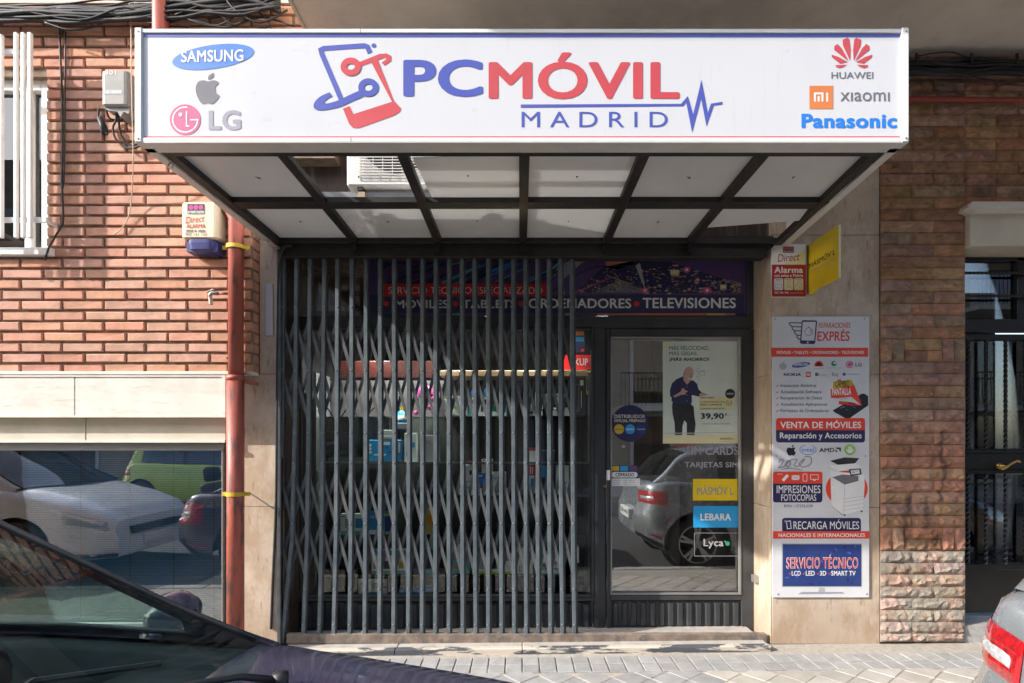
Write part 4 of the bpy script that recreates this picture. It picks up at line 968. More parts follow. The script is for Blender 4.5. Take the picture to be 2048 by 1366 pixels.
pr.rect('paleyellow', 1340, 540, 1358, 549, 13); pr.rect('gold', 1342, 549, 1356, 553, 13); pr.rect('paleyellow', 1440, 570, 1452, 578, 13)
pr.poly('silver', [(1270, 530), (1279, 524), (1288, 563), (1284, 566)], 14); pr.poly('black', [(1268, 517), (1282, 517), (1280, 526), (1270, 532)], 14); pr.poly('silver', [(1283, 563), (1288, 562), (1289, 578)], 14)
pr.stroke('black', [(1272, 530), (1240, 533), (1190, 534), (1155, 548), (1140, 565)], 1.8, 14)
pr.rect('bright_red', 767, 568, 1092, 593, 15); pr.text('white', 'SERVICIO TÉCNICO ESPECIALIZADO', 777, 571, 1085, 588, 17)
pr.rect('shirt', 740, 591, 1487, 626, 14)
for tx, x0, x1, y0 in (('MÓVILES', 791, 897, 596), ('TABLETS', 925, 1033, 600), ('ORDENADORES', 1057, 1262, 597.5), ('TELEVISIONES', 1285, 1471, 596)):
    pr.text('white', tx, x0, y0 - (0 if tx[1] != 'Ó' else 0), x1, 617, 17, bold=.028)
for x in (773, 911, 1042, 1273): pr.ell('bright_red', x, 608, 5.5, 5.5, 17)
for x0, x1, k_ in ((742, 790, 'midblue'), (900, 925, 'teal'), (1130, 1150, 'lgrey'), (1195, 1290, 'copper'), (1290, 1410, 'orange'), (1412, 1450, 'gold'), (1450, 1470, 'copper'), (1470, 1490, 'shirt')): pr.rect(k_, x0, 627, x1, 631, 15)
pr.done()

# ------------------------------------------------------------------ notices on the door glass
YP = YF + .0165
ps = thing('offer_poster', 'pale poster with smiling man in dark shirt and price 39,90 inside the door', 'poster', W(1400, 887, YP))
MB().box(WX(1326, YP), WX(1476, YP), YP, YP + .002, WZ(887, YP), WZ(683, YP)).build('sheet', 'i_paper', ps)
o = (1180, 640, 4.27); pr = Print(wall_surf(YP - .0002, .0004), ps, o)
pr.poly('paleyellow', [(625, 188), (700, 188), (640, 250), (625, 250)], 1); pr.poly('paleyellow', [(625, 990), (1264, 975), (1264, 1054), (625, 1054)], 1); pr.poly('paleyellow', [(930, 660), (1225, 650), (1225, 760), (930, 770)], 1)
pr.text('navy', 'MÁS VELOCIDAD,', 677, 213, 1017, 262, 3, bold=.0); pr.text('navy', 'MÁS GIGAS,', 677, 262, 918, 306, 3); pr.text('black', '¡MÁS AHORRO!', 677, 314, 1017, 358, 3, bold=.035)
for t_ in ([(915, 410), (975, 440), (912, 440)], [(915, 455), (975, 430), (978, 480)], [(910, 480), (945, 478), (930, 508)]): pr.stroke('lgrey', t_, 2.5, 2, closed=True)
pr.poly('shirt', [(793, 482), (740, 505), (700, 540), (682, 600), (684, 650), (697, 662), (695, 690), (705, 700), (703, 715), (790, 725), (862, 720), (870, 700), (868, 640), (900, 648), (935, 655), (955, 620), (925, 590), (915, 545), (880, 515), (845, 520)], 2)
pr.poly('black', [(703, 712), (862, 720), (885, 740), (890, 810), (902, 890), (893, 962), (827, 962), (826, 880), (805, 855), (790, 905), (787, 962), (726, 962), (722, 880), (705, 800), (700, 740)], 3)
pr.rect('silver', 724, 962, 788, 972, 3); pr.rect('silver', 827, 962, 893, 972, 3); pr.poly('black', [(724, 972), (788, 972), (785, 982), (724, 982)], 3); pr.poly('black', [(827, 972), (893, 972), (893, 982), (827, 982)], 3)
pr.poly('skin', [(795, 480), (810, 468), (868, 505), (850, 530), (828, 552), (800, 520)], 4)
pr.ell('skin', 843, 458, 41, 58, 5, rot=6); pr.ell('copper', 803, 465, 7, 14, 4)
pr.ell('black', 838, 462, 4, 3, 6); pr.ell('black', 865, 462, 4, 3, 6); pr.poly('copper', [(855, 462), (868, 482), (850, 484)], 6); pr.poly('lgrey', [(826, 492), (845, 482), (872, 490), (868, 498), (846, 492)], 7); pr.poly('white', [(832, 497), (864, 497), (852, 506), (840, 505)], 7)
pr.poly('black', [(805, 446), (812, 420), (800, 450), (806, 490)], 6)
pr.poly('skin', [(708, 650), (760, 620), (782, 605), (778, 590), (800, 580), (806, 592), (815, 600), (838, 612), (815, 622), (818, 636), (795, 638), (775, 640), (725, 662)], 5)
pr.poly('skin', [(932, 632), (960, 618), (985, 630), (1012, 638), (985, 644), (960, 650), (935, 652)], 5)
for y in (570, 605, 640, 690): pr.ell('silver', 828, y, 3.5, 3.5, 4)
pr.ell('black', 1196, 630, 42, 42, 3); pr.text('white', 'NUEVA', 1167, 622, 1226, 638, 5, bold=.03)
pr.text('black', 'FIBRA 500Mb', 940, 658, 1064, 671, 3); pr.text('black', '2 LÍNEAS MÓVILES CON', 940, 690, 1153, 707, 3); pr.text('black', '50GB A COMPARTIR', 940, 716, 1127, 731, 3, bold=.02); pr.text('black', 'LLAMADAS ILIMITADAS', 940, 749, 1148, 764, 3)
pr.ring('black', 1187, 708, 22, 4, 3, a0=-60, a1=260); pr.text('black', '5G', 1177, 703, 1198, 715, 3, bold=.03)
pr.text('black', '39,90', 945, 795, 1143, 852, 3, bold=.045); pr.text('black', '€', 1152, 795, 1170, 818, 3, bold=.03); pr.text('lgrey', '/mes', 1176, 807, 1206, 816, 3)
pr.text('black', 'DURANTE 12 MESES. LUEGO 44,90€', 957, 882, 1195, 892, 3); pr.stroke('lgrey', [(640, 968), (1235, 960)], 3, 4)
pr.text('black', 'MÁSMÓV L', 1110, 1000, 1234, 1024, 3, bold=.01); pr.text('lgrey', 'SIEMPRE MÁS', 1128, 1034, 1220, 1040, 3); pr.done()
rs = thing('prepay_sticker', 'round dark blue sticker reading DISTRIBUIDOR OFICIAL PREPAGO on the door glass', 'sticker', W(1259, 884, YP))
def disc(par, cx, cy, r_, mt, y):
    rr_ = r_ * (y - EYE_Y) / FPX; c = W(cx, cy, y); n = 40
    return MB().prism([(c.x + rr_ * math.cos(2 * math.pi * k / n), c.z + rr_ * math.sin(2 * math.pi * k / n)) for k in range(n)], y, y + .0015).build('disc', mt, par)
disc(rs, 1260, 847, 37, 'i_navy', YP - .002)
pr = Print(wall_surf(YP - .0024, .0004), rs, o)
pr.text('white', 'DISTRIBUIDOR', 208, 808, 470, 838, 1, bold=.005); pr.text('paleyellow', 'OFICIAL PREPAGO', 208, 848, 474, 872, 1, bold=.02)
for cx, k_, tx in ((248, 'yellow', 'MÁSMÓVIL'), (343, 'cyan', 'LEBARA'), (437, 'midblue', 'Lyca')):
    pr.ell(k_, cx, 932, 42, 42, 1); pr.text('black' if k_ == 'yellow' else 'white', tx, cx - 32, 926, cx + 32, 940, 2, bold=.02)
pr.done()
cs = thing('closed_sign', 'small white door sign reading CERRADO under yellow and blue tabs', 'sign', W(1250, 972, YF))
YC = YF + .010
MB().pbox(1221, 931, 1275, 942, YC, YC + .002).build('top_tab', 'i_shirt', cs); MB().pbox(1221, 943, 1277, 956, YC - .001, YC + .002).build('name_plate', 'i_navy', cs); MB().pbox(1220, 957, 1280, 972, YC, YC + .002).build('hours_card', 'i_white', cs)
pr = Print(wall_surf(YC - .0014, .0004), cs)
pr.rect('yellow', 1222, 932, 1238, 941.5, 1); pr.rect('cyan', 1240, 932, 1256, 941.5, 1); pr.rect('purple', 1258, 932, 1274, 941.5, 1)
pr.rect('offwhite', 1223, 944, 1275, 955, 1, r=5); pr.text('black', 'CERRADO', 1231, 946, 1268, 953, 3, bold=.03)
for y in (960, 964, 968): pr.rect('lgrey', 1225, y, 1240, y + 1, 1); pr.rect('lgrey', 1246, y, 1254, y + 1, 1); pr.rect('lgrey', 1258, y, 1270, y + 1, 1)
pr.done()
gl_ = thing('sim_lettering', 'translucent white lettering SIM CARDS and TARJETAS SIM on the door glass', 'lettering', W(1425, 940, YF + .016))
pr = Print(wall_surf(YF + .0165, .0004), gl_)
pr.text('lgrey', 'SIM CARDS', 1372, 893, 1477, 910, 1, bold=.03); pr.text('lgrey', 'TARJETAS SIM', 1369, 924, 1476, 938, 1, bold=.03); pr.done()
for nm, r_, k_, tx, tk, lab in (('brand_sticker', (1386, 958, 1475, 1001), 'yellow', 'MÁSMÓV L', 'lgrey', 'yellow rectangular sticker reading MÁSMÓV L on the door glass'),
                           ('brand_sticker', (1387, 1012, 1477, 1055), 'cyan', 'LEBARA', 'white', 'bright blue rectangular sticker reading LEBARA on the door glass'),
                           ('brand_sticker', (1389, 1066, 1479, 1112), 'shirt', 'Lyca', 'silver', 'dark outlined sticker reading Lyca with a green globe on the door glass')):
    t = thing(nm, lab, 'sticker', W((r_[0] + r_[2]) / 2, r_[3], YF + .014))
    if k_ != 'shirt': MB().pbox(*r_, YF + .014, YF + .0155).build('backing', 'i_' + k_, t)
    pr = Print(wall_surf(YF + .0135, .0004), t)
    if k_ == 'yellow': pr.text('scrawl', tx, 1394, 970, 1466, 990, 2, bold=.02)
    elif k_ == 'cyan': pr.text('white', tx, 1401, 1027, 1462, 1041, 2, bold=.03)
    else:
        pr.stroke('lgrey', [(1389, 1066), (1479, 1066), (1479, 1112), (1389, 1112)], .9, 1, closed=True)
        pr.text('silver', tx, 1407, 1078, 1447, 1097, 2, bold=.02); pr.ell('dkgreen', 1455, 1087, 4.5, 4.5, 2); pr.ell('teal', 1450, 1083, 1.5, 1.5, 3)
    pr.done()

# ------------------------------------------------------------------ folding gate
YG = .105
gt = thing('folding_gate', 'blue grey folding scissor gate drawn across the left of the shopfront', 'gate', (WX(860, YG), YG, -.02))
tops_ = [566, 592, 619, 648, 674, 703, 731, 759, 787, 816, 844, 871, 897, 923, 948, 975.5, 1001, 1026, 1050, 1074, 1097, 1120, 1143]
mids_ = [563, 590, 617, 645, 673, 702, 731, 760, 788, 817, 844, 870.5, 897, 924, 949, 976, 1002, 1026.5, 1051, 1075, 1098, 1121, 1145]
bots_ = [553, 563, 605, 637, 666, 698, 728, 757.5, 786, 815.5, 843, 870, 897, 925, 951, 976, 1002.5, 1028, 1052, 1076, 1101, 1125, 1149]
mids2 = list(mids_); mids2[1] = 585; mids2[0] = 558
def gx(i, py):
    P = ((498, tops_[i]), (800, mids_[i]), (1080, mids2[i] + (bots_[i] - mids2[i]) * .3 if i > 1 else mids2[i] - 2), (1286, bots_[i]))
    for (a_, xa_), (b, xb_) in zip(P, P[1:]):
        if py <= b: return xa_ + (xb_ - xa_) * (py - a_) / (b - a_)
    return P[-1][1]
hw = 3.55 * (YG - EYE_Y) / FPX
for i in range(23):
    mb = MB(); pys = (500, 800, 1080, 1286); vs = []
    for py in pys:
        c = W(gx(i, py), py, YG)
        vs += [c + Vector(q) for q in ((-hw, 0, 0), (hw, 0, 0), (hw, .020, 0), (hw * .55, .020, 0), (hw * .55, .006, 0), (-hw * .55, .006, 0), (-hw * .55, .020, 0), (-hw, .020, 0))]
    fs = []
    for k in range(3): fs += [(k * 8 + j, k * 8 + (j + 1) % 8, (k + 1) * 8 + (j + 1) % 8, (k + 1) * 8 + j) for j in range(8)]
    fs += [(7, 6, 5, 4, 3, 2, 1, 0), tuple(range(24, 32))]
    mb.add(vs, fs)
    rf_ = MB()
    for k in range(3):                     # rear flat of the folded channel, to the right; shade put in its colour
        c0 = W(gx(i, pys[k]), pys[k], YG + .021); c1 = W(gx(i, pys[k + 1]), pys[k + 1], YG + .021)
        q = []
        for c in (c1, c0): q += [c + Vector(p) for p in ((hw * .2, 0, 0), (hw * 2.1, 0, 0), (hw * 2.1, .0035, 0), (hw * .2, .0035, 0))]
        rf_.add(q, [(0, 3, 2, 1), (4, 5, 6, 7), (0, 1, 5, 4), (1, 2, 6, 5), (2, 3, 7, 6), (3, 0, 4, 7)])
    rf_.build('channel', 'lattice', mb.build('bar', 'gate', gt, bevel=.0012))
for zone in ((641, 740), (740, 841), (943, 1047), (1047, 1150)):
    for i in range(22):
        for s_ in (0, 1):
            a_ = W(gx(i, zone[s_]), zone[s_], YG + .012 - s_ * -.016); b = W(gx(i + 1, zone[1 - s_]), zone[1 - s_], YG + .012 - s_ * -.016)
            MB().bar(a_, b, .0035, .021, up=(b - a_).normalized().cross(Vector((0, 1, 0)))).build('lattice_strip', 'lattice', gt)
rv = MB()
for i in range(23):
    for py in (614, 740, 865, 926, 1047, 1178, 1249):
        c = W(gx(i, py), py, YG); rv.lathe(c, (0, -1, 0), [(0, .0058), (.003, .0052), (.0055, .003), (.006, 0)], 8)
    if i < 22:
        for py in (690.5, 790.5, 995, 1098):
            c = W((gx(i, py) + gx(i + 1, py)) / 2, py, YG + .022); rv.lathe(c, (0, -1, 0), [(0, .005), (.003, .0045), (.0045, 0)], 8)
rv.build('rivets', 'rivet', gt, kind='stuff')
for i in (3, 6, 9, 12, 15, 18, 21):
    c = W(gx(i, 1268), 1268, YG + .024); MB().cyl(c, c + Vector((0, .012, 0)), .026, 16).build('roller', 'steel', gt)
MB().pbox(560, 493, 1534, 514, .07, .16).build('top_track', 'blackmetal', gt, bevel=.003)
MB().box(WX(562, .1), WX(1542, .1), .06, .36, WZ(493, .06), 2.66).build('track_cover', 'blackmetal', gt)
MB().box(WX(572, .09), WX(1535, .09), .095, .135, WZ(1287, .1), WZ(1268, .1)).build('floor_rail', 'rust', gt, bevel=.002)
MB().box(WX(556, .1), WX(563, .1), .085, .13, -.05, WZ(500, .1)).build('wall_post', 'lattice', gt, bevel=.002)
MB().box(xc + .001, xc + .014, .14, .36, -.05, 2.6).build('jamb_board', 'header', gt)
MB().box(WX(1516, .37), WX(1516, .37) + .02, .30, .42, -.05, 2.6).build('right_jamb_post', 'frame', gt)

# ------------------------------------------------------------------ canopy sign
cz = 2.602; FY = -1.2
cn = thing('canopy_sign', 'projecting white shop canopy sign reading PCMÓVIL MADRID with opal panels underneath', 'shop sign', (0, -1.0, cz))
xL, xR = WX(270, FY), WX(1817, FY); zT, zB = WZ(57, FY), WZ(284, FY)
MB().box(xL + .012, xR - .012, FY + .006, FY + .04, zB + .012, zT - .012).build('face_panel', 'signwhite', cn)
fr_ = MB().box(xL, xR, FY, FY + .05, zT - .018, zT).box(xL, xR, FY, FY + .05, zB, zB + .020)
fr_.build('face_frame', 'white', cn, bevel=.002)
MB().box(WX(720, FY), WX(720, FY) + .0025, FY - .0008, FY + .01, zT - .018, zT + .0006).box(WX(701, FY), WX(701, FY) + .0025, FY - .0008, FY + .01, zB, zB + .020).build('frame_joint', 'greyalu', cn)
MB().box(xL, xL + .030, FY - .004, FY + .05, zB - .001, zT + .003).build('corner_post', 'white', cn, bevel=.003); MB().box(xR - .030, xR, FY - .004, FY + .05, zB - .001, zT + .003).build('corner_post', 'white', cn, bevel=.003)
sc_ = MB()
for x in (xL + .014, xR - .014):
    for z in (zT - .014, zB + .014): sc_.cyl((x, FY - .004, z), (x, FY - .007, z), .004, 8)
sc_.build('screws', 'steel', cn, kind='stuff')
MB().box(xL, xR, FY + .05, FY + .088, zB, zB + .004).build('bottom_flange', 'alu', cn)
MB().box(xL, xR, FY + .0, FY + .05, zB - .003, zB - .0005).build('bottom_lip', 'alu', cn)
xRw = 1.765; xLw = -1.645
def side(x0, x1, w_, nm):
    s_ = 1 if w_ > 0 else -1
    MB().add([(x0, FY + .05, zB), (x0 + w_, FY + .05, zB), (x1 + w_, .09, zB), (x1, .09, zB), (x0, FY + .05, zB + .004), (x0 + w_, FY + .05, zB + .004), (x1 + w_, .09, zB + .004), (x1, .09, zB + .004)],
             [(0, 3, 2, 1), (4, 5, 6, 7), (0, 1, 5, 4), (1, 2, 6, 5), (2, 3, 7, 6), (3, 0, 4, 7)]).build('side_flange', 'alu', cn)
    w2 = s_ * .006
    MB().add([(x0, FY + .05, zB + .004), (x0 + w2, FY + .05, zB + .004), (x1 + w2, .09, zB + .004), (x1, .09, zB + .004), (x0, FY + .05, zT), (x0 + w2, FY + .05, zT), (x1 + w2, .09, zT), (x1, .09, zT)],
             [(0, 3, 2, 1), (4, 5, 6, 7), (0, 1, 5, 4), (1, 2, 6, 5), (2, 3, 7, 6), (3, 0, 4, 7)]).build('side_panel', 'signwhite', cn)
side(xL, xLw, .042, 'l'); side(xR, xRw, -.042, 'r')
DX = [-1.08, -.535, .02, .565, 1.11]
zb0, zb1 = zB + .006, zB + .041
MB().box(xL + .044, xR - .044, FY + .088, FY + .135, zb0, zb1).build('front_beam', 'blackmetal', cn, bevel=.002)
MB().box(-1.60, 1.68, -.573, -.485, zb0 + .004, zb1).build('middle_beam', 'blackmetal', cn, bevel=.002)
MB().box(-1.61, 1.70, .030, .085, zb0 + .002, zb1).build('rear_beam', 'blackmetal', cn, bevel=.002)
for x in DX: MB().box(x - .024, x + .024, FY + .136, .029, zb0 + .002, zb1 + .001).build('cross_bar', 'blackmetal', cn, bevel=.002)
for a_, b in (((xL + .044 + .022, FY + .10), (xLw + .044 + .02, .08)), ((xR - .066, FY + .10), (xRw - .066, .08))):
    MB().bar((a_[0], a_[1], zb0 + .018), (b[0], b[1], zb0 + .018), .046, .034).build('cross_bar', 'blackmetal', cn, bevel=.002)
for x in DX: MB().box(x - .015, x + .015, .03, .062, 2.555, zb0).build('hanger', 'blackmetal', cn)
ex = [-1.585, -1.08, -.535, .02, .565, 1.11, 1.655]
def opal(pts, z=None, dz=(0, 0, 0, 0)):
    z = z or zb1 + .003
    vs = [(p[0], p[1], z + d_) for p, d_ in zip(pts, dz)]; vs += [(v[0], v[1], v[2] + .004) for v in vs]
    MB().add(vs, [(0, 3, 2, 1), (4, 5, 6, 7), (0, 1, 5, 4), (1, 2, 6, 5), (2, 3, 7, 6), (3, 0, 4, 7)]).build('opal_panel', 'panel', cn)
for i in range(6):
    a_, b = ex[i] + .012, ex[i + 1] - .012; zj = zb1 - .020
    if i == 5: b = 1.69
    if i == 2: opal([(a_ + .02, -.985, ), (b, -1.005), (b, -.50), (a_ + .05, -.50)], zj + .02, (0, .0, -.004, -.004))
    elif i != 1: opal([(a_, -1.09), (b, -1.09), (b, -.54), (a_, -.54)], zj + .02)
    if i < 5: opal([(a_, -.52), (b, -.52), (b, .045), (a_, .045)], zj + .02)
opal([(1.12, -.50), (1.69, -.50), (1.69, -.32), (1.12, -.20)], zb1 + .004, (0, 0, -.03, -.03))
MB().box(xL + .01, xR + .04, FY + .2, FY + .24, zT - .06, zT - .02).build('top_brace', 'blackmetal', cn)
for x in (-1.55, -.6, .4, 1.5): MB().box(x, x + .03, FY + .05, .12, zT - .05, zT - .02).build('top_brace', 'blackmetal', cn)
sk_ = MB()
for x in [(ex[i] + ex[i + 1]) / 2 for i in range(6)]:
    for y in (-.80, -.24): sk_.cyl((x + random.uniform(-.03, .03), y + random.uniform(-.02, .02), zb1 - .004), (x, y, zb1 + .004), .004, 8)
sk_.build('panel_screws', 'rust', cn, kind='stuff')
for i, (x, y) in enumerate(((-1.615, -1.02), (-1.61, -.05))):
    c = MB(); c.lathe((x, y, zB - .012), (0, 1, 0), [(-.0015, .009), (-.0015, .013), (.0015, .013), (.0015, .009), (-.0015, .009)], 14); c.build('ring_hook', 'steel', cn)
# print on the canopy face
S = wall_surf(FY + .006 - .0006, .0005)
pr = Print(lambda px, py, layer: (lambda v: Vector((v.x, FY + .0054 - .0005 * layer, v.z)))(W(px, py, FY)), cn)
pr.rect('blue', 286, 66, 1802, 72.5, 1, 'print_stripe'); pr.rect('red', 286, 271.3, 1803, 273.6, 1, 'print_stripe')
pr.ell('sblue', 425, 112, 83, 24, 1, 'logo_oval', rot=-8); pr.text('white', 'SAMSUNG', 361, 100, 486, 124, 3, bold=.03, name='lettering', rise=-3)
a_ = (260, 40, 3.413); P2 = Print(pr.surf, cn, a_); P2.mbs = pr.mbs
P2.poly('grey', catmull([(528, 415, 0), (498, 406, 0), (462, 416, 0), (444, 455, 0), (450, 505, 0), (475, 555, 0), (497, 569, 0), (525, 562, 0), (556, 569, 0), (582, 550, 0), (606, 514, 0), (582, 492, 0), (580, 450, 0), (602, 424, 0), (570, 406, 0), (528, 415, 0)], 5)[:-1], 1, 'fruit_logo')
P2.poly('grey', catmull([(528, 404, 0), (533, 375, 0), (566, 356, 0), (561, 388, 0), (528, 404, 0)], 5)[:-1], 1, 'fruit_logo')
pr.ell('pink', 369, 238, 31, 31, 1, 'round_logo'); pr.ring('white', 369, 238, 25, 2.8, 2, 'round_logo', a0=2, a1=280); pr.stroke('white', [(372, 221), (372, 251), (378, 251)], 2.8, 3, 'round_logo'); pr.stroke('white', [(379, 238.5), (396, 238.5)], 2.8, 3, 'round_logo'); pr.ell('white', 359.5, 228, 3.8, 3.8, 3, 'round_logo')
pr.text('lgrey', 'LG', 416, 219, 481, 259, 1, bold=.045)
bl_ = 'blue'
P2.stroke(bl_, [(1637, 220), (1618, 178), (1600, 170), (1580, 170), (1320, 188), (1300, 198), (1306, 225), (1440, 540)], 34, 1, 'phone_logo')
P2.poly(bl_, catmull([(1360, 488, 0), (1300, 515, 0), (1258, 555, 0), (1252, 595, 0), (1290, 612, 0), (1360, 605, 0), (1440, 585, 0), (1520, 548, 0), (1592, 515, 0), (1578, 475, 0), (1500, 505, 0), (1415, 545, 0), (1345, 565, 0), (1322, 556, 0), (1350, 530, 0), (1378, 516, 0)], 3), 2, 'phone_logo')
P2.ring(bl_, 1625, 456, 49, 40, 3, 'phone_logo', ry=43); P2.ell(bl_, 1662, 168, 16, 15, 1, 'phone_logo')
P2.ring('red', 1505, 314, 49, 42, 3, 'phone_logo', ry=42)
P2.poly('red', [(1555, 285), (1640, 250), (1700, 226), (1750, 222), (1782, 240), (1780, 275), (1735, 306), (1715, 285), (1748, 262), (1740, 250), (1690, 268), (1800, 548), (1848, 598), (1840, 622), (1800, 648), (1560, 734), (1520, 732), (1495, 708), (1450, 600), (1496, 583), (1523, 638), (1786, 553), (1645, 285), (1570, 312)], 1, 'phone_logo')
pr.text('blue', 'PC', 806, 117, 966, 192.5, 1, bold=.04, name='shop_name'); pr.text('red', 'MÓVIL', 977, 103, 1360, 197, 1, bold=.035, name='shop_name')
pr.text('blue', 'MADRID', 1043, 222, 1336, 253, 1, space=1.55, name='town_name')
a_ = (780, 40, 2.926); P3 = Print(pr.surf, cn, a_); P3.mbs = pr.mbs
P3.poly('blue', [(765, 490), (1705, 486), (1745, 440), (1776, 548), (1825, 345), (1862, 540), (1880, 485), (1948, 474), (1948, 490), (1897, 497), (1854, 620), (1823, 455), (1770, 654), (1735, 478), (1718, 500), (765, 509)], 1, 'pulse_line')
a_ = (1440, 0, 3.368); P4 = Print(pr.surf, cn, a_); P4.mbs = pr.mbs
for s_ in (-1, 1):
    for petal in (((12, 405), (60, 300), (62, 262), (30, 248), (16, 260), (8, 330)), ((22, 408), (120, 330), (118, 305), (98, 290), (70, 318), (35, 380)), ((28, 412), (80, 424), (135, 380), (138, 362), (90, 378)), ((33, 430), (112, 433), (104, 448), (80, 455), (60, 448))):
        P4.poly('red', [(893 + s_ * p[0], p[1], 0)[:2] for p in petal], 1, 'petal_logo')
pr.text('grey', 'HUAWEI', 1664, 142.5, 1748, 156, 1, bold=.012); pr.rect('orange', 1620, 170, 1667.5, 216.5, 1, 'square_logo')
for seg in ([(1631, 202), (1631, 185.5), (1646, 185.5), (1646, 202)], [(1638.5, 202), (1638.5, 191)], [(1655.5, 202), (1655.5, 184)]): pr.stroke('white', seg, 4, 2, 'square_logo')
pr.text('grey', 'xıaomı', 1682, 183, 1781, 201, 1, bold=.005); pr.text('pblue', 'Panasonic', 1604, 226, 1796, 255, 1, bold=.05)
pr.done()

# air conditioner above the canopy panels
ac = thing('air_conditioner', 'white outdoor air conditioner seen through the missing canopy panel', 'air conditioner', (-.64, -.2, 2.80))
AY = -.38; ax0, ax1, az0, az1 = WX(692, AY), WX(962, AY), WZ(370, AY), WZ(370, AY) + .55
b_ = MB().box(ax0, ax1, AY + .01, AY + .30, az0, az1); b_.build('case', 'white', ac, bevel=.01)
gx0, gx1 = WX(708, AY), WX(882, AY); cc = ((gx0 + gx1) / 2, az0 + .29)
MB().prism([(cc[0] + .22 * math.cos(R(t)), cc[1] + .22 * math.sin(R(t))) for t in range(0, 360, 12)], AY + .006, AY + .009).build('fan_recess', 'blacktrim', ac)
fan = MB()
for k in range(3):
    a_ = R(k * 120 + 40); fan.add([(cc[0], AY + .004, cc[1]), (cc[0] + .2 * math.cos(a_), AY + .003, cc[1] + .2 * math.sin(a_)), (cc[0] + .2 * math.cos(a_ + .9), AY + .005, cc[1] + .2 * math.sin(a_ + .9))], [(0, 1, 2)])
fan.build('fan_blade', 'plasticgrey', ac)
g_ = MB(); z = az0 + .055
while z < az1 - .03: g_.box(gx0, gx1, AY - .012, AY - .008, z, z + .004); z += .0165
for x in [gx0 + i * (gx1 - gx0) / 9 for i in range(10)]: g_.box(x - .002, x + .002, AY - .008, AY - .004, az0 + .05, az1 - .03)
g_.build('fan_grille', 'white', ac)
for x in (ax0 + .06, ax1 - .1): MB().box(x, x + .03, AY + .02, AY + .28, az0 - .02, az0 - .001).build('foot', 'blacktrim', ac)
br = thing('bracket_rails', 'grey steel rails and brown struts under the air conditioner', 'bracket', (-.6, -.2, 2.7))
MB().box(-1.3, -.05, -.33, -.30, 2.745, 2.775).build('rail', 'greyalu', br); MB().box(-1.3, -.05, -.08, -.05, 2.745, 2.775).build('rail', 'greyalu', br)
for x in (-.93, -.30): MB().box(x, x + .04, -.40, .13, 2.71, 2.744).build('strut', 'wood', br); MB().bar((x + .02, -.35, 2.70), (x + .02, .12, 2.66), .03, .02).build('strut', 'rust', br)

# ------------------------------------------------------------------ signs on the marble
sg_ = thing('alarm_sign', 'red and white alarm warning sign on the marble beside the yellow flag sign', 'sign', W(1577, 594, .09))
MB().box(WX(1543.5, .085), WX(1611.5, .085), .085, .098, WZ(594, .085), WZ(488, .085)).build('plate', 'i_white', sg_, bevel=.001)
pr = Print(wall_surf(.0845, .0005), sg_, (1500, 440, 6.83))
pr.rect('darkred', 298, 610, 762, 1048, 1); pr.poly('paleyellow', [(762, 395), (762, 610), (450, 610)], 1); pr.rect('black', 450, 363, 598, 448, 2); pr.rect('darkred', 458, 370, 592, 412, 3)
for x in (480, 524, 568): pr.ell('red', x, 390, 19, 19, 4)
pr.text('white', 'SECURITAS', 458, 421, 592, 441, 4, bold=.02); pr.text('darkred', 'Direct', 378, 470, 670, 575, 3, slant=.12, rise=-22)
pr.text('white', 'Alarma', 330, 640, 722, 725, 3, bold=.04); pr.text('white', 'con aviso a Policía', 330, 738, 722, 778, 3, bold=.03)
for i, x in enumerate((328, 466, 602)):
    pr.rect('white' if i == 0 else 'paleyellow', x, 797, x + 124, 958, 2, r=18); pr.rect('lgrey', x + 18, 812, x + 106, 820, 3); pr.rect('lgrey', x + 28, 832, x + 96, 838, 3)
pr.ring('lgrey', 664, 905, 44, 6, 3); pr.stroke('lgrey', [(634, 872), (694, 938)], 7, 3); pr.ring('lgrey', 526, 880, 22, 5, 3); pr.stroke('lgrey', [(488, 935), (526, 905), (565, 935)], 5, 3); pr.stroke('lgrey', [(345, 880), (430, 880), (430, 930), (350, 930)], 5, 3, closed=True)
pr.text('white', '902 366 366', 332, 978, 525, 1006, 3, bold=.03); pr.text('paleyellow', 'securitasdirect.es', 545, 988, 722, 1003, 3); pr.done()
ys_ = thing('flag_sign', 'yellow projecting flag sign reading MÁSMÓV L above the tall white poster', 'sign', (1.86, -.1, 2.26))
FX = WX(1615, .1); zt_, zb2 = WZ(492, .1), WZ(588, .1)
MB().box(FX, FX + .010, -.262, .098, zb2, zt_).build('panel', 'i_yellow', ys_)
MB().box(FX, FX + .048, .084, .098, zb2 - .002, zt_ + .001).build('wall_bracket', 'i_yellow', ys_)
MB().box(FX - .001, FX + .0115, -.266, -.262, zb2, zt_).build('edge_strip', 'i_paleyellow', ys_)
def flag_surf(px, py, layer):
    k = FX / (px - VX) * FPX; s_ = k / FPX
    return Vector((FX - .0008 * layer, EYE_Y + k, EYE_Z + (VY - py) * s_))
pr = Print(flag_surf, ys_, (1500, 440, 6.83))
def slanted(ink_, body, x0, ya0, ya1, x1, yb0, yb1, bold):
    vs, fs = glyphs(body, bold); ax = min(v[0] for v in vs); bx = max(v[0] for v in vs); ay = min(v[1] for v in vs); by = max(v[1] for v in vs); out = []
    for x, y, d_ in vs:
        u = (x - ax) / (bx - ax); t = (y - ay) / (by - ay); out.append((x0 + (x1 - x0) * u, (ya1 + (yb1 - ya1) * u) * (1 - t) + (ya0 + (yb0 - ya0) * u) * t, d_))
    pr._add(ink_, 'lettering', out, fs, 1)
slanted('black', 'MÁSMÓV L', 810, 585, 668, 1165, 365, 468, .01); slanted('lgrey', 'DISTRIBUIDOR AUTORIZADO', 815, 705, 735, 1168, 510, 540, 0); pr.done()

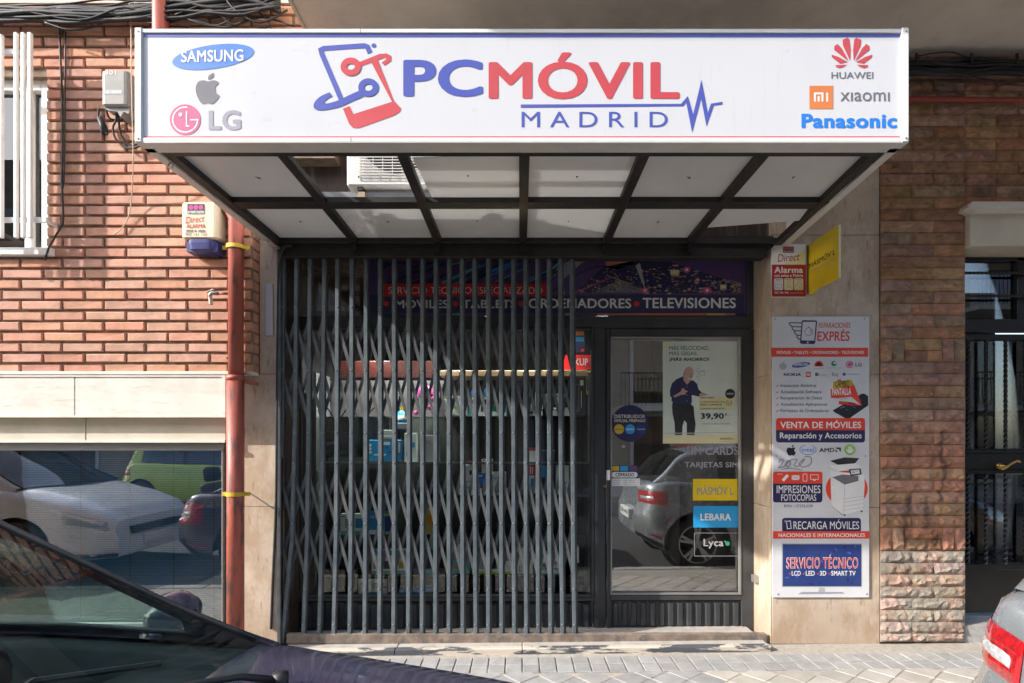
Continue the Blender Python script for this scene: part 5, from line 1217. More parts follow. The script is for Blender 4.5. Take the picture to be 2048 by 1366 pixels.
# tall service poster
tp_ = thing('service_poster', 'tall white poster listing phone repairs, printing and technical service on the marble', 'poster', W(1641, 1195, .09))
MB().box(WX(1545, .088), WX(1738.5, .088), .088, .098, WZ(1195, .088), WZ(633, .088)).build('board', 'i_poster', tp_, bevel=.001)
pr = Print(wall_surf(.0876, .0004), tp_, (1530, 620, 4.552))
for x, y in ((92, 82), (905, 80), (102, 1328), (915, 1330)): pr.ell('lgrey', x, y, 8, 8, 2)
pr.poly('navy', [(345, 93), (462, 95), (474, 104), (456, 300), (446, 311), (328, 308), (318, 298), (334, 104)], 2); pr.poly('poster', [(343, 108), (462, 108), (448, 280), (330, 277)], 3)
pr.ring('lgrey', 397, 198, 36, 7, 4); pr.ring('red', 397, 198, 24, 5, 4, a0=-70, a1=60); pr.stroke('red', [(397, 200), (412, 186)], 4, 5); pr.ell('poster', 388, 296, 8, 8, 4); pr.rect('lgrey', 390, 150, 404, 160, 4)
for p_ in ([(335, 118), (225, 116), (222, 130), (245, 152), (332, 154)], [(245, 154), (248, 172), (268, 190), (328, 190)], [(268, 192), (272, 214), (292, 230), (325, 230)], [(292, 232), (290, 250), (310, 266), (322, 266)]): pr.stroke('navy', p_, 8, 3)
pr.text('poster_red', 'REPARACIONES', 487, 116, 778, 163, 2, bold=-.005, slant=.06); pr.text('poster_red', 'EXPRÉS', 474, 172, 768, 283, 2, bold=.02, slant=.05)
pr.rect('poster_red', 60, 343, 938, 426, 1); pr.text('white', 'MÓVILES • TABLETS • ORDENADORES • TELÉVISIONES', 107, 366, 900, 400, 3, bold=.03)
pr.ell('silver', 163, 512, 33, 32, 2); pr.ell('silver', 172, 470, 10, 5, 2, rot=-50)
pr.ell('blue', 328, 500, 84, 22, 2, rot=-9); pr.text('white', 'SAMSUNG', 264, 487, 392, 512, 4, bold=.03, rise=-6)
for k in range(8):
    a_ = R(-168 + k * 22.3); cx, cy = 490 + 24 * math.cos(a_), 512 + 30 * math.sin(a_); pr.ell('poster_red', cx, cy, 22, 8, 2, rot=math.degrees(a_), n=12)
pr.text('lgrey', 'HUAWEI', 450, 528, 535, 538, 2); pr.ell('dkgreen', 627, 488, 24, 24, 2); pr.ell('white', 634, 482, 10, 8, 3); pr.text('lgrey', 'Sony Ericsson', 568, 522, 690, 534, 2)
pr.ell('pink', 769, 497, 33, 33, 2); pr.ring('white', 769, 497, 22, 4, 3, a0=0, a1=290); pr.text('grey', 'LG', 822, 482, 880, 515, 2, bold=.04)
pr.text('navy', 'NOKIA', 170, 574, 327, 601, 2, bold=.04); pr.rect('poster_red', 371, 565, 415, 610, 2); pr.text('white', 'mı', 378, 577, 408, 600, 3, bold=.04)
pr.rect('dkgreen', 456, 570, 476, 602, 2); pr.ell('lgrey', 484, 586, 12, 14, 2); pr.text('lgrey', 'HTC', 506, 586, 570, 606, 2); pr.text('grey', 'bq', 610, 566, 663, 612, 2); pr.ell('blue', 720, 585, 15, 15, 2); pr.text('blue', 'MOTOROLA', 748, 580, 864, 591, 2)
for i, tx in enumerate(('Instalacion Antivirus', 'Actualización Software', 'Recuperación de Datos', 'Actualización Aplicaciones', 'Formateo de Ordenadores')):
    y = 689 + i * 57.3; x1 = (466, 513, 519, 567, 580)[i]; pr.text('grey', tx, 141, y - 17, x1, y + (19 if i in (2, 3) else 13), 2, bold=.01); pr.stroke('poster_red', [(103, y), (109, y + 8), (122, y - 8)], 4, 2)
pr.poly('black', [(614, 915), (880, 762), (905, 762), (938, 785), (938, 870), (770, 985), (730, 985), (640, 935)], 2)
random.seed(9)
for k in range(14): x = random.uniform(680, 890); y = random.uniform(860, 930) - (x - 680) * .25; pr.stroke('lgrey', [(x, y), (x + random.uniform(10, 40), y + random.uniform(-8, 16))], 2, 3)
pr.poly('yellow', [(622, 655), (785, 632), (800, 680), (700, 715), (615, 712)], 3); pr.poly('poster_red', [(597, 720), (812, 685), (882, 872), (790, 812), (600, 800)], 4); pr.poly('yellow', [(790, 650), (812, 690), (840, 760), (795, 770)], 3)
pr.poly('poster', [(640, 806), (785, 790), (870, 865), (640, 828)], 5); pr.poly('bright_red', [(672, 826), (800, 842), (878, 872), (790, 868), (672, 858)], 5); pr.rect('pink', 660, 632, 692, 650, 3)
pr.text('black', 'CAMBIO', 636, 648, 768, 702, 5, bold=.01, rise=-5); pr.text('white', 'PANTALLA', 608, 715, 782, 778, 6, bold=.04, rise=-6); pr.text('lgrey', 'TODAS LAS', 668, 798, 748, 818, 6, rise=-8); pr.text('yellow', 'MARCAS', 686, 830, 755, 848, 6, bold=.03)
pr.rect('navy', 100, 984, 910, 1206, 1, r=24); pr.rect('poster_red', 100, 984, 910, 1070, 2, r=24); pr.rect('poster_red', 100, 1030, 910, 1094, 3)
pr.text('white', 'VENTA DE MÓVILES', 138, 1002, 874, 1076, 5, bold=.03); pr.text('white', 'Reparación y Accesorios', 134, 1116, 878, 1186, 5, bold=.025)
pr.poly('black', catmull([(243, 1258, 0), (220, 1252, 0), (200, 1262, 0), (196, 1290, 0), (212, 1320, 0), (228, 1326, 0), (243, 1320, 0), (258, 1326, 0), (272, 1314, 0), (280, 1298, 0), (268, 1285, 0), (268, 1268, 0), (276, 1258, 0), (260, 1250, 0), (243, 1258, 0)], 3)[:-1], 2); pr.ell('black', 252, 1238, 13, 6, 2, rot=-55)
pr.ring('sblue', 390, 1272, 74, 5, 2, ry=44, a0=-60, a1=250); pr.text('sblue', 'intel', 334, 1252, 446, 1290, 2, bold=.0)
pr.text('black', 'AMD', 494, 1256, 630, 1294, 2, bold=.03); pr.poly('black', [(640, 1252), (690, 1252), (690, 1292), (676, 1280), (676, 1266), (654, 1266)], 2); pr.poly('black', [(640, 1268), (652, 1280), (664, 1280), (654, 1292), (640, 1292)], 2)
pr.ell('green', 772, 1272, 52, 50, 2); pr.rect('white', 752, 1262, 792, 1300, 3, r=5); pr.ell('white', 772, 1258, 20, 16, 3); pr.rect('white', 741, 1264, 749, 1290, 3, r=3); pr.rect('white', 795, 1264, 803, 1290, 3, r=3)
P5 = Print(pr.surf, tp_, (1530, 900, 4.404)); P5.mbs = pr.mbs
P5.stroke('scrawl', catmull([(120, 108, 0), (140, 82, 0), (160, 90, 0), (140, 130, 0), (118, 155, 0), (165, 145, 0), (190, 112, 0), (210, 92, 0), (225, 118, 0), (200, 150, 0), (185, 128, 0), (225, 88, 0), (280, 85, 0), (255, 130, 0), (285, 145, 0), (330, 108, 0), (345, 78, 0), (300, 118, 0), (330, 150, 0), (390, 132, 0), (408, 100, 0), (395, 60, 0), (345, 58, 0)], 4), 10, 6, 'scrawl')
P5.stroke('scrawl', catmull([(145, 172, 0), (210, 160, 0), (280, 168, 0), (328, 176, 0)], 4), 8, 6, 'scrawl')
P5.rect('navy', 70, 250, 505, 462, 1, r=22); P5.rect('poster_red', 70, 190, 505, 270, 2, r=22); P5.rect('poster_red', 70, 215, 505, 296, 3)
P5.poly('white', [(145, 262), (190, 212), (212, 228), (165, 278)], 4); P5.rect('white', 234, 222, 302, 264, 4); P5.stroke('poster_red', [(234, 222), (268, 246), (302, 222)], 3, 5); P5.stroke('poster_red', [(234, 264), (258, 242)], 3, 5); P5.stroke('poster_red', [(302, 264), (278, 242)], 3, 5)
P5.stroke('white', [(334, 212), (368, 212), (368, 274), (334, 274)], 5, 4, closed=True); P5.stroke('white', [(400, 218), (468, 218), (468, 258), (400, 258)], 5, 4, closed=True); P5.rect('white', 422, 262, 446, 270, 4); P5.text('white', 'desde', 107, 205, 156, 215, 4)
P5.text('white', 'IMPRESIONES', 102, 312, 488, 380, 3, bold=.01); P5.text('white', 'FOTOCOPIAS', 142, 390, 450, 448, 3, bold=.01); P5.text('grey', 'B/N - COLOR', 167, 480, 424, 505, 2, bold=.01)
P5.ell('poster_red', 720, 340, 185, 158, 1, n=48)
P5.poly('white', [(575, 180), (650, 195), (870, 210), (878, 300), (862, 525), (690, 572), (585, 498)], 2); P5.poly('black', [(572, 95), (700, 65), (830, 72), (790, 118), (640, 130)], 4); P5.poly('white', [(560, 135), (640, 132), (800, 115), (850, 150), (845, 165), (640, 190)], 3)
P5.poly('grey', [(592, 240), (680, 215), (822, 228), (822, 272), (700, 305)], 4); P5.poly('black', [(735, 170), (840, 162), (850, 215), (752, 228)], 5); P5.poly('white', [(752, 180), (828, 172), (834, 206), (760, 215)], 6); P5.rect('cyan', 764, 190, 790, 200, 7); P5.rect('pink', 796, 186, 818, 190, 7)
P5.stroke('silver', [(700, 305), (692, 570)], 3, 4)
for y in (410, 440, 475, 510): P5.stroke('silver', [(695, y + 20), (868, y - 5)], 3, 4)
P5.poly('lgrey', [(585, 498), (690, 572), (682, 576), (575, 486)], 3); P5.ell('black', 700, 572, 9, 7, 4); P5.ell('black', 850, 540, 9, 7, 4)
P5.rect('navy', 150, 598, 845, 725, 1, r=24); P5.rect('poster_red', 70, 715, 918, 780, 2)
P5.stroke('white', [(188, 628), (222, 624), (230, 690), (196, 694)], 6, 3, closed=True); P5.ell('lgrey', 180, 628, 10, 10, 3)
P5.text('white', 'RECARGA MÓVILES', 250, 610, 828, 698, 3, bold=.005); P5.text('white', 'NACIONALES E INTERNACIONALES', 118, 733, 880, 766, 4, bold=.03)
P5.rect('silver', 147, 822, 854, 1208, 1); P5.rect('midblue', 156, 830, 848, 1200, 2)
random.seed(4)
for k in range(40):
    x = random.uniform(170, 820); y = random.uniform(840, 1180); P5.ell(random.choice(('navy', 'midblue', 'blue', 'navy')), x, y, random.uniform(6, 24), random.uniform(5, 12), 3 + k % 2, rot=random.uniform(0, 180), n=9)
P5.text('white', 'SERVICIO TÉCNICO', 186, 920, 819, 1044, 5, bold=.04); P5.text('red', 'SERVICIO TÉCNICO', 190, 924, 815, 1040, 7, bold=.004)
for tx, x0, x1 in (('LCD', 234, 313), ('LED', 358, 437), ('3D', 482, 538), ('SMART TV', 582, 796)): P5.text('white', tx, x0, 1064, x1, 1106, 5, bold=.02); P5.stroke('pink', [(x0 - 25, 1086), (x0 - 19, 1094), (x0 - 5, 1078)], 5, 5)
P5.poly('silver', [(475, 1212), (525, 1212), (530, 1250), (470, 1250)], 2); P5.poly('lgrey', [(320, 1250), (680, 1250), (705, 1264), (290, 1270)], 2)
for x, y in ((118, 1272), (898, 1270)): P5.ell('lgrey', x, y, 10, 10, 2)
pr.done()

# ------------------------------------------------------------------ parked cars (x forward, y to the left, z up; z=0 is the road)
import numpy as np
def prof(pts, x, sm=0.05):
    xs, zs = zip(*pts); return sum(float(np.interp(x + d_ * sm, xs, zs)) for d_ in (-1, -.5, 0, .5, 1)) / 5
def make_car(name, label, loc, L, hw_, paint, P, glassm, plate=None, lights='red', interior=True):
    t = thing(name, label, 'car', loc); O = Vector(loc)
    xw = P['wheels']; Rw = P.get('Rw', .31); Ra = Rw + .045
    def half(x): return hw_ * prof(P['width'], x, .04)
    def belt(x): return prof(P['belt'], x)
    def deck(x): return prof(P['deck'], x, .03)
    def bottom(x):
        z = prof(P['bottom'], x, .03)
        for w_ in xw:
            d_ = abs(x - w_)
            if d_ < Ra: z = max(z, Rw + math.sqrt(Ra * Ra - d_ * d_))
        return z
    prF = [(0, .965), (.10, .995), (.30, 1.0), (.52, .992), (.72, .985), (.90, .955), (.97, .925), (1.0, .89)]
    def side(x, f):
        zb0 = bottom(x); zt_ = belt(x); z = zb0 + (zt_ - zb0) * f
        # keep the section tied to real heights so arches do not squeeze it
        zf = (z - prof(P['bottom'], x)) / max(.01, zt_ - prof(P['bottom'], x)); zf = min(1, max(0, zf))
        k = float(np.interp(zf, [p[0] for p in prF], [p[1] for p in prF]))
        lg = float(np.interp(zf, (.0, .12, .54, .63), (.3, 1, 1, 0)))                 # bumpers stand proud of the panels above
        dx = -.055 * max(0, 1 - x / .3) * lg + .04 * max(0, 1 - (L - x) / .3) * lg
        return Vector((x + dx, half(x) * k + .006 * lg * (x < .5), z))
    def S(x, f, off=0, sgn=1):
        p = side(x, f); e = .02; n = (side(x + e, f) - side(x - e, f)).cross(side(x, min(1, f + e)) - side(x, max(0, f - e)))
        if n.y < 0: n = -n
        if n.length > 0: p = p + n.normalized() * off
        return Vector((p.x, p.y * sgn, p.z))
    ns = 90; xs = [L * i / ns for i in range(ns + 1)]
    xs = sorted(set([0, .012, .03, .055, .09, L - .012, L - .03, L - .055, L - .09] + xs + [w_ + s_ * Ra * c for w_ in xw for s_ in (-1, 1) for c in (1, .985, .93, .85, .7)]))
    xs = [x for x in xs if 0 <= x <= L]
    fs_ = [p[0] for p in prF]
    def section(x):
        a_ = [side(x, f) for f in fs_]; w_ = a_[-1].y; zb = a_[-1].z; zd = deck(x)
        top = [Vector((x, w_ * k, zb + (zd - zb) * q)) for k, q in ((.93, .45), (.80, .80), (.6, .93), (.3, .99), (0, 1.0))]
        return a_ + top
    body = MB(); n = len(fs_); nt_ = n + 5
    xd, xc = P['roof'][0][0], P['roof'][-1][0]
    secs = [section(x) for x in xs]
    for s_ in (1, -1):
        vs = [Vector((p.x, p.y * s_, p.z)) + O for sc in secs for p in sc]; fc = []
        for i in range(len(xs) - 1):
            cab = xs[i] > xd + .02 and xs[i + 1] < xc - .02
            for j in range(nt_ - 1):
                if cab and j >= n: continue
                fc.append((i * nt_ + j, i * nt_ + j + 1, (i + 1) * nt_ + j + 1, (i + 1) * nt_ + j))
        body.add(vs, fc)
    for idx in (0, -1):
        sc = secs[idx]; ring = [p + O for p in sc] + [Vector((p.x, -p.y, p.z)) + O for p in reversed(sc[:-1])]; body.add(ring, [tuple(range(len(ring)))])
    bo = body.build('body', paint, t, smooth=True)
    # greenhouse
    RP = P['roof']; roof_z = lambda x: prof(RP, x, .025); tum = P.get('tumble', .40); xrf, xrr = P['xrf'], P['xrr']
    gx_ = sorted(set([xd + (xc - xd) * i / 46 for i in range(47)] + [xrf, xrr, P['xb'] - .04, P['xb'] + .04]))
    def gsec(x):
        b = side(x, 1.0); zt_ = max(roof_z(x), b.z + .002); zr = max(b.z + .001, zt_ - min(.045, (zt_ - b.z) * .3))
        h_ = zr - b.z; y0 = b.y - .01; yr = y0 - h_ * tum; dl = min(.05, h_ * .45)
        kb = 0
        if x > xrf: kb = .03 + .11 * (x - xrf) / (xc - xrf)
        elif x > xrf - .3: kb = .03 * (x - xrf + .3) / .3
        if x < xrr: kb = -.02 - .05 * (xrr - x) / max(.01, xrr - xd)
        pts = [Vector((x, y0, b.z)), Vector((x, y0 - .015 * tum, b.z + min(.02, h_ * .3))), Vector((x, y0 - (h_ - dl) * tum, zr - dl)), Vector((x, yr, zr))]
        yc = yr - .045; pts.append(Vector((x + kb * .1, yc, zr + (zt_ - zr) * .35)))
        for q in (.75, .5, .25, 0): yy = yc * q; pts.append(Vector((x + kb * (1 - q * q), yy, zr + (zt_ - zr) * (1 - .65 * q * q))))
        return pts, h_
    G = [gsec(x) for x in gx_]; parts = {}
    xmid = P['xb']
    for s_ in (1, -1):
        for i in range(len(gx_) - 1):
            xm = (gx_[i] + gx_[i + 1]) / 2; A, B = G[i][0], G[i + 1][0]; h_ = min(G[i][1], G[i + 1][1])
            for j in range(8):
                if j == 1:
                    if h_ > .11 and P['win'][0] < xm < P['win'][1] and abs(xm - xmid) > .035: key = ('side_window', s_, xm > xmid)
                    elif abs(xm - xmid) <= .035: key = ('door_pillar',)
                    else: key = ('roof',)
                elif j >= 4:
                    key = ('windscreen',) if xm > xrf else ('rear_window',) if xm < xrr else ('roof',)
                else: key = ('roof',)
                q = [A[j], A[j + 1], B[j + 1], B[j]]
                parts.setdefault(key, MB()).add([Vector((p.x, p.y * s_, p.z)) + O for p in q], [(0, 1, 2, 3)])
    for key, mb in parts.items():
        nm = key[0]; m_ = glassm if 'window' in nm or nm == 'windscreen' else ('blacktrim' if nm == 'door_pillar' else paint)
        o_ = mb.build(nm, m_, t, recalc=False)
        bm = bmesh.new(); bm.from_mesh(o_.data); bmesh.ops.remove_doubles(bm, verts=bm.verts, dist=.0008); bmesh.ops.recalc_face_normals(bm, faces=bm.faces); bm.to_mesh(o_.data); bm.free(); o_.data.shade_smooth()
    # glass seals along the screens
    sl_ = MB()
    for s_ in (1, -1):
        pts = [Vector((g[0][4].x, g[0][4].y * s_, g[0][4].z + .003)) + O for g, x in zip(G, gx_) if x >= xrf - .01 and g[1] > .02]
        if len(pts) > 1: sl_.tube(pts, .007, 6)
        pts = [Vector((g[0][1].x, g[0][1].y * s_ * 1.004, g[0][1].z)) + O for g, x in zip(G, gx_) if P['win'][0] < x < P['win'][1] + .1]
        if len(pts) > 1: sl_.tube(pts, .008, 6)
    sl_.build('window_seal', 'blacktrim', t, smooth=True)
    def patch(nm, m_, x0, x1, f0, f1, off=.006, sides=(1, -1), nx=8, nf=4, sk=0, parent=None):
        mb = MB()
        for s_ in sides:
            mb_ = MB() if len(sides) > 1 else mb
            rows = [[S(x0 + (x1 - x0) * (i / nx) ** (1.8 if nm in ('tail_light', 'reversing_lamp') else 1) + sk * (j / nf - .5), f0 + (f1 - f0) * j / nf, off * (1 if 0 < i < nx and 0 < j < nf else .35), s_) + O for j in range(nf + 1)] for i in range(nx + 1)]
            mb_.grid(rows).build(nm, m_, parent or t, smooth=True)
    for x in P['seams']: patch('door_seam', 'blacktrim', x - .003, x + .003, .10, .985, .0012, nx=1, nf=10)
    for x in P['handles']: patch('door_handle', paint if P.get('ph') else 'blacktrim', x, x + .17, .80, .84, .018, nx=5, nf=2)
    if P.get('molding'): patch('side_molding', 'blacktrim', xw[0] + Ra + .05, xw[1] - Ra - .05, .42, .49, .012, nx=12, nf=2)
    for s_ in (1, -1):
        for w_ in xw:
            yh = half(w_) * .985; wl = MB()
            wl_o = MB().lathe(Vector((w_, s_ * (yh - .20), Rw)) + O, (0, s_, 0), [(0, Rw * .62), (.0, Rw * .93), (.02, Rw), (.165, Rw), (.19, Rw * .95), (.195, Rw * .70), (.185, Rw * .68)], 32).build('wheel', 'tyre', t, smooth=True)
            rm_ = MB().lathe(Vector((w_, s_ * (yh - .20), Rw)) + O, (0, s_, 0), [(.185, Rw * .70), (.185, Rw * .64), (.12, Rw * .62), (.05, Rw * .60)], 32); c = Vector((w_, s_ * (yh - .02), Rw)) + O
            for k in range(5):
                a_ = 2 * math.pi * k / 5 + .3; d_ = Vector((math.cos(a_), 0, math.sin(a_)))
                for e in (-.14, .14):
                    d2 = Vector((math.cos(a_ + e), 0, math.sin(a_ + e))); rm_.bar(c + d_ * .03 - Vector((0, s_ * .012, 0)), c + d2 * Rw * .66 - Vector((0, s_ * .006, 0)), .028, .018, up=(0, 1, 0))
            rm_.lathe(c - Vector((0, s_ * .02, 0)), (0, s_, 0), [(0, .05), (.012, .045), (.014, 0)], 16)
            rm_.build('rim', 'rim', wl_o, smooth=False)
            MB().cyl(Vector((w_, s_ * (yh - .26), Rw)) + O, Vector((w_, s_ * (yh - .30), Rw)) + O, Ra * 1.0, 28).build('wheel_well', 'blacktrim', t)
            al_ = MB(); n_ = 20; rows = []
            for k in range(n_ + 1):
                a_ = math.pi * k / n_; rows.append([Vector((w_ + Ra * math.cos(a_), s_ * y_, Rw + Ra * math.sin(a_))) + O for y_ in (yh - .004, yh - .28)])
            al_.grid(rows).build('wheel_arch', 'blacktrim', t)
    for s_ in (1, -1):                        # door mirrors
        mx_, mz = P['mirror']; my = side(mx_, 1).y
        m_ = MB(); rows = []
        for (dx, r_) in ((-.045, .055), (-.04, .075), (.0, .082), (.04, .06), (.055, .015)):
            rows.append([Vector((mx_ + dx, s_ * (my + .10 + 1.25 * r_ * math.cos(a_)), mz + .03 + .82 * r_ * math.sin(a_))) + O for a_ in [2 * math.pi * k / 16 for k in range(17)]])
        m_.grid(rows).bar(Vector((mx_, s_ * (my - .02), mz - .01)) + O, Vector((mx_, s_ * (my + .06), mz + .01)) + O, .06, .03)
        mo = m_.build('door_mirror', paint, t, smooth=True)
        c = Vector((mx_ - .0455, s_ * (my + .10), mz + .03)) + O
        MB().add([c + Vector((0, 1.18 * .055 * math.cos(a_), .78 * .055 * math.sin(a_))) for a_ in [2 * math.pi * k / 16 for k in range(16)]], [tuple(range(16))]).build('mirror_glass', 'mirror', mo)
    # lamps and bumpers
    def zpatch(nm, m_, x0, x1, z0, z1, off, nx=12, nf=6):
        for s_ in (1, -1):
            rows = []
            for i in range(nx + 1):
                x = x0 + (x1 - x0) * (i / nx) ** 1.8; b0, b1 = bottom(x), belt(x); row = []
                for j in range(nf + 1):
                    z = z0 + (z1 - z0) * j / nf; row.append(S(x, min(.985, (z - b0) / (b1 - b0)), off * (1 if 0 < i < nx and 0 < j < nf else .35), s_) + O)
                rows.append(row)
            MB().grid(rows).build(nm, m_, t, smooth=True)
    tl = P['tail']; zpatch('tail_light', lights + 'lens', tl[0], tl[1], tl[2], tl[3], .010)
    zpatch('reversing_lamp', 'clearlens', tl[0] + .015, tl[0] + .13, tl[2] + (tl[3] - tl[2]) * .36, tl[2] + (tl[3] - tl[2]) * .66, .017, 6, 3)
    patch('headlight', 'clearlens', L - .42, L - .04, .62, .88, .008, nx=10, nf=5, sk=-.04)
    patch('rear_bumper_trim', 'blacktrim', .0, xw[0] - Ra - .01, .02, .10, .008, nx=8, nf=1); patch('front_bumper_trim', 'blacktrim', xw[1] + Ra + .01, L, .02, .12, .008, nx=8, nf=1)
    patch('rear_reflector', 'redlens', .12, .30, .16, .20, .008, nx=4, nf=1)
    patch('bumper_seam', 'blacktrim', .0, xw[0] - Ra + .02, .600, .608, .0015, nx=8, nf=1)
    zr_ = P.get('plate_z', .48)
    pl = MB().box(-.072 + O.x, -.02 + O.x, O.y - .26, O.y + .26, zr_ + O.z, zr_ + .11 + O.z).build('number_plate', 'plate', t, bevel=.002)
    MB().box(L - .004 + O.x, L + .052 + O.x, O.y - .26, O.y + .26, .30 + O.z, .41 + O.z).build('number_plate', 'plate', t, bevel=.002)
    MB().box(L - .01 + O.x, L + .045 + O.x, O.y - .45, O.y + .45, .44 + O.z, .52 + O.z).build('grille', 'blacktrim', t, bevel=.004)
    if plate:
        vs, fs = glyphs(plate, .02); ax = min(v[0] for v in vs); bx = max(v[0] for v in vs); ay = min(v[1] for v in vs); by = max(v[1] for v in vs)
        MB().add([Vector((-.0728, .23 - .46 * (v[0] - ax) / (bx - ax), zr_ + .02 + .07 * (v[1] - ay) / (by - ay))) + O for v in vs], fs).build('plate_lettering', 'i_black', pl, recalc=False)
    if interior:
        zb = belt((xc + xrr) / 2); wi = half((xc + xrr) / 2)
        MB().box(xd + .1 + O.x, xc + .05 + O.x, O.y - wi + .07, O.y + wi - .07, .20 + O.z, .24 + O.z).build('cabin_floor', 'interior', t)
        for s_ in (1, -1):
            rows = [[Vector((x, s_ * (side(x, 1).y - dy), belt(x) + dz)) + O for dy, dz in ((.015, -.012), (.05, -.004), (.09, -.02), (.10, -.12), (.12, -.2), (.12, -.62))] for x in [xd + .1 + (xc - xd - .12) * i / 20 for i in range(21)]]
            MB().grid(rows).build('door_card', 'interior', t, smooth=True)
        rows = []
        for i in range(15):
            y = (-1 + 2 * i / 14) * (wi - .12); e = (abs(y) / wi) ** 2
            hump = .05 * math.exp(-((y - .34) / .22) ** 2)
            rows.append([Vector((x + .08 * (1 - e), y, z + (hump if 1 <= k <= 3 else 0))) + O for k, (x, z) in enumerate(((xc - .02, belt(xc) - .035), (xc - .18, belt(xc) - .03), (xc - .40, belt(xc) - .045), (xc - .52, belt(xc) - .09), (xc - .56, belt(xc) - .22), (xc - .48, belt(xc) - .50)))])
        MB().grid(rows).build('dashboard', 'interior', t, smooth=True)
        for x_, nm in ((P['seat'], 'front_seat'), (P['seat'] - .85, 'rear_seat')):
            for y_ in (-.36, .36):
                s1_ = MB(); c = Vector((x_, y_, 0)) + O
                s1_.box(c.x - .05, c.x + .42, c.y - .24, c.y + .24, c.z + .28, c.z + .46)
                q = MB().box(-.06, .06, -.24, .24, 0, .58); ro = Matrix.Rotation(R(-14), 3, 'Y'); s1_.add([ro @ v + c + Vector((-.04, 0, .42)) for v in q.v], q.f)
                so_ = s1_.build(nm, 'seat', t, bevel=.03, smooth=True)
                q = MB().box(-.045, .045, -.13, .13, .60, .76); MB().add([ro @ v + c + Vector((-.04, 0, .42)) for v in q.v], q.f).build('headrest', 'seat', so_, bevel=.025, smooth=True)
        c = Vector((xc - .62, .36, belt(xc) - .05)) + O; ax_ = Vector((-1, 0, .45)).normalized(); u_ = Vector((0, 1, 0)); v_ = ax_.cross(u_)
        sw_ = MB().tube([c + (u_ * math.cos(2 * math.pi * k / 24) + v_ * math.sin(2 * math.pi * k / 24)) * .185 for k in range(25)], .014, 8, caps=False)
        sw_.bar(c - u_ * .18, c + u_ * .18, .04, .02).bar(c, c - v_ * .18, .04, .02).build('steering_wheel', 'blacktrim', t, smooth=True)
        g0 = [g for g, x in zip(G, gx_) if x >= xrf][0][0]
        MB().box(O.x + xrf + .02, O.x + xrf + .05, O.y - .12, O.y + .12, O.z + roof_z(xrf) - .12, O.z + roof_z(xrf) - .055).build('inner_mirror', 'blacktrim', t, bevel=.01)
    return t, S, side, patch, G, gx_

M['paint_dark'] = mat('dark_violet_car_paint', (0.040, 0.034, 0.066), 0.22, var=0.05, scale=3, coat=0.7, dust=0.16)
M['paint_silver'] = mat('silver_car_paint', (0.31, 0.34, 0.36), 0.26, metal=0.45, var=0.03, coat=0.9)
M['paint_white'] = mat('pale_grey_car_paint', (0.74, 0.78, 0.80), 0.25, var=0.03, coat=0.9)
M['paint_green'] = mat('lime_car_paint', (0.42, 0.55, 0.06), 0.28, var=0.03, coat=0.8)
M['smokeredlens'] = mat('smoked_red_lens', (0.33, 0.008, 0.012), 0.12, var=0.5, scale=30, coat=0.8)
HATCH = dict(wheels=(.58, 3.12), Rw=.31, width=[(0, .50), (.012, .60), (.03, .70), (.06, .80), (.11, .88), (.22, .95), (.6, 1.0), (3.2, 1.0), (3.6, .97), (3.85, .90), (3.97, .80), (4.0, .74)],
             belt=[(0, .91), (.03, .93), (.08, .95), (.3, .99), (1.0, .97), (2.9, .92), (3.1, .89), (3.6, .78), (3.9, .68), (4.0, .58)],
             deck=[(0, .93), (.03, .955), (.08, .98), (.18, 1.01), (.3, 1.02), (2.9, .98), (3.2, .94), (3.6, .84), (3.9, .70), (4.0, .60)],
             bottom=[(0, .36), (.2, .24), (.6, .20), (3.3, .20), (4.0, .22)],
             roof=[(.14, .98), (.42, 1.30), (.55, 1.35), (1.2, 1.44), (1.8, 1.455), (2.3, 1.40), (3.05, .96)], xrf=2.28, xrr=.52, xb=1.55, win=(.85, 2.72), tumble=.34,
             seams=(1.52, 2.66), handles=(1.02, 1.78), ph=True, mirror=(2.62, .96), tail=(.004, .26, .725, .88, .0), seat=1.55, plate_z=.52)
import copy
D = copy.deepcopy(HATCH)
D.update(wheels=(.72, 3.28), width=[(0, .80), (.04, .88), (.12, .94), (.3, .975), (.7, 1.0), (3.0, 1.0), (3.45, .97), (3.75, .91), (3.92, .82), (4.0, .74)],
         belt=[(0, .83), (.04, .86), (.10, .885), (1.0, .895), (2.2, .875), (2.81, .835), (3.0, .80), (3.3, .755), (3.6, .715), (3.85, .64), (4.0, .52)],
         deck=[(0, .85), (.04, .88), (.10, .91), (1.0, .93), (2.78, .87), (3.0, .86), (3.3, .82), (3.6, .765), (3.85, .68), (4.0, .54)],
         roof=[(.30, .91), (.95, 1.38), (1.3, 1.47), (1.73, 1.49), (2.80, .846)], xrf=1.74, xrr=.95, xb=1.28, win=(.62, 2.52), tumble=.40, seams=(1.22, 2.46), handles=(1.36,), ph=True,
         mirror=(2.43, .865), tail=(.004, .26, .58, .80, .0), seat=1.15, plate_z=.50)
DC_LOC = (-3.5, -2.73, -.12)
car, S_, sd_, patch_, G_, gxs = make_car('parked_car', 'dark violet parked car with green tinted windscreen in the left foreground', DC_LOC, 4.0, .86, 'paint_dark', D, 'glass_car', plate='2751 BFT', lights='red')
O = Vector(DC_LOC)
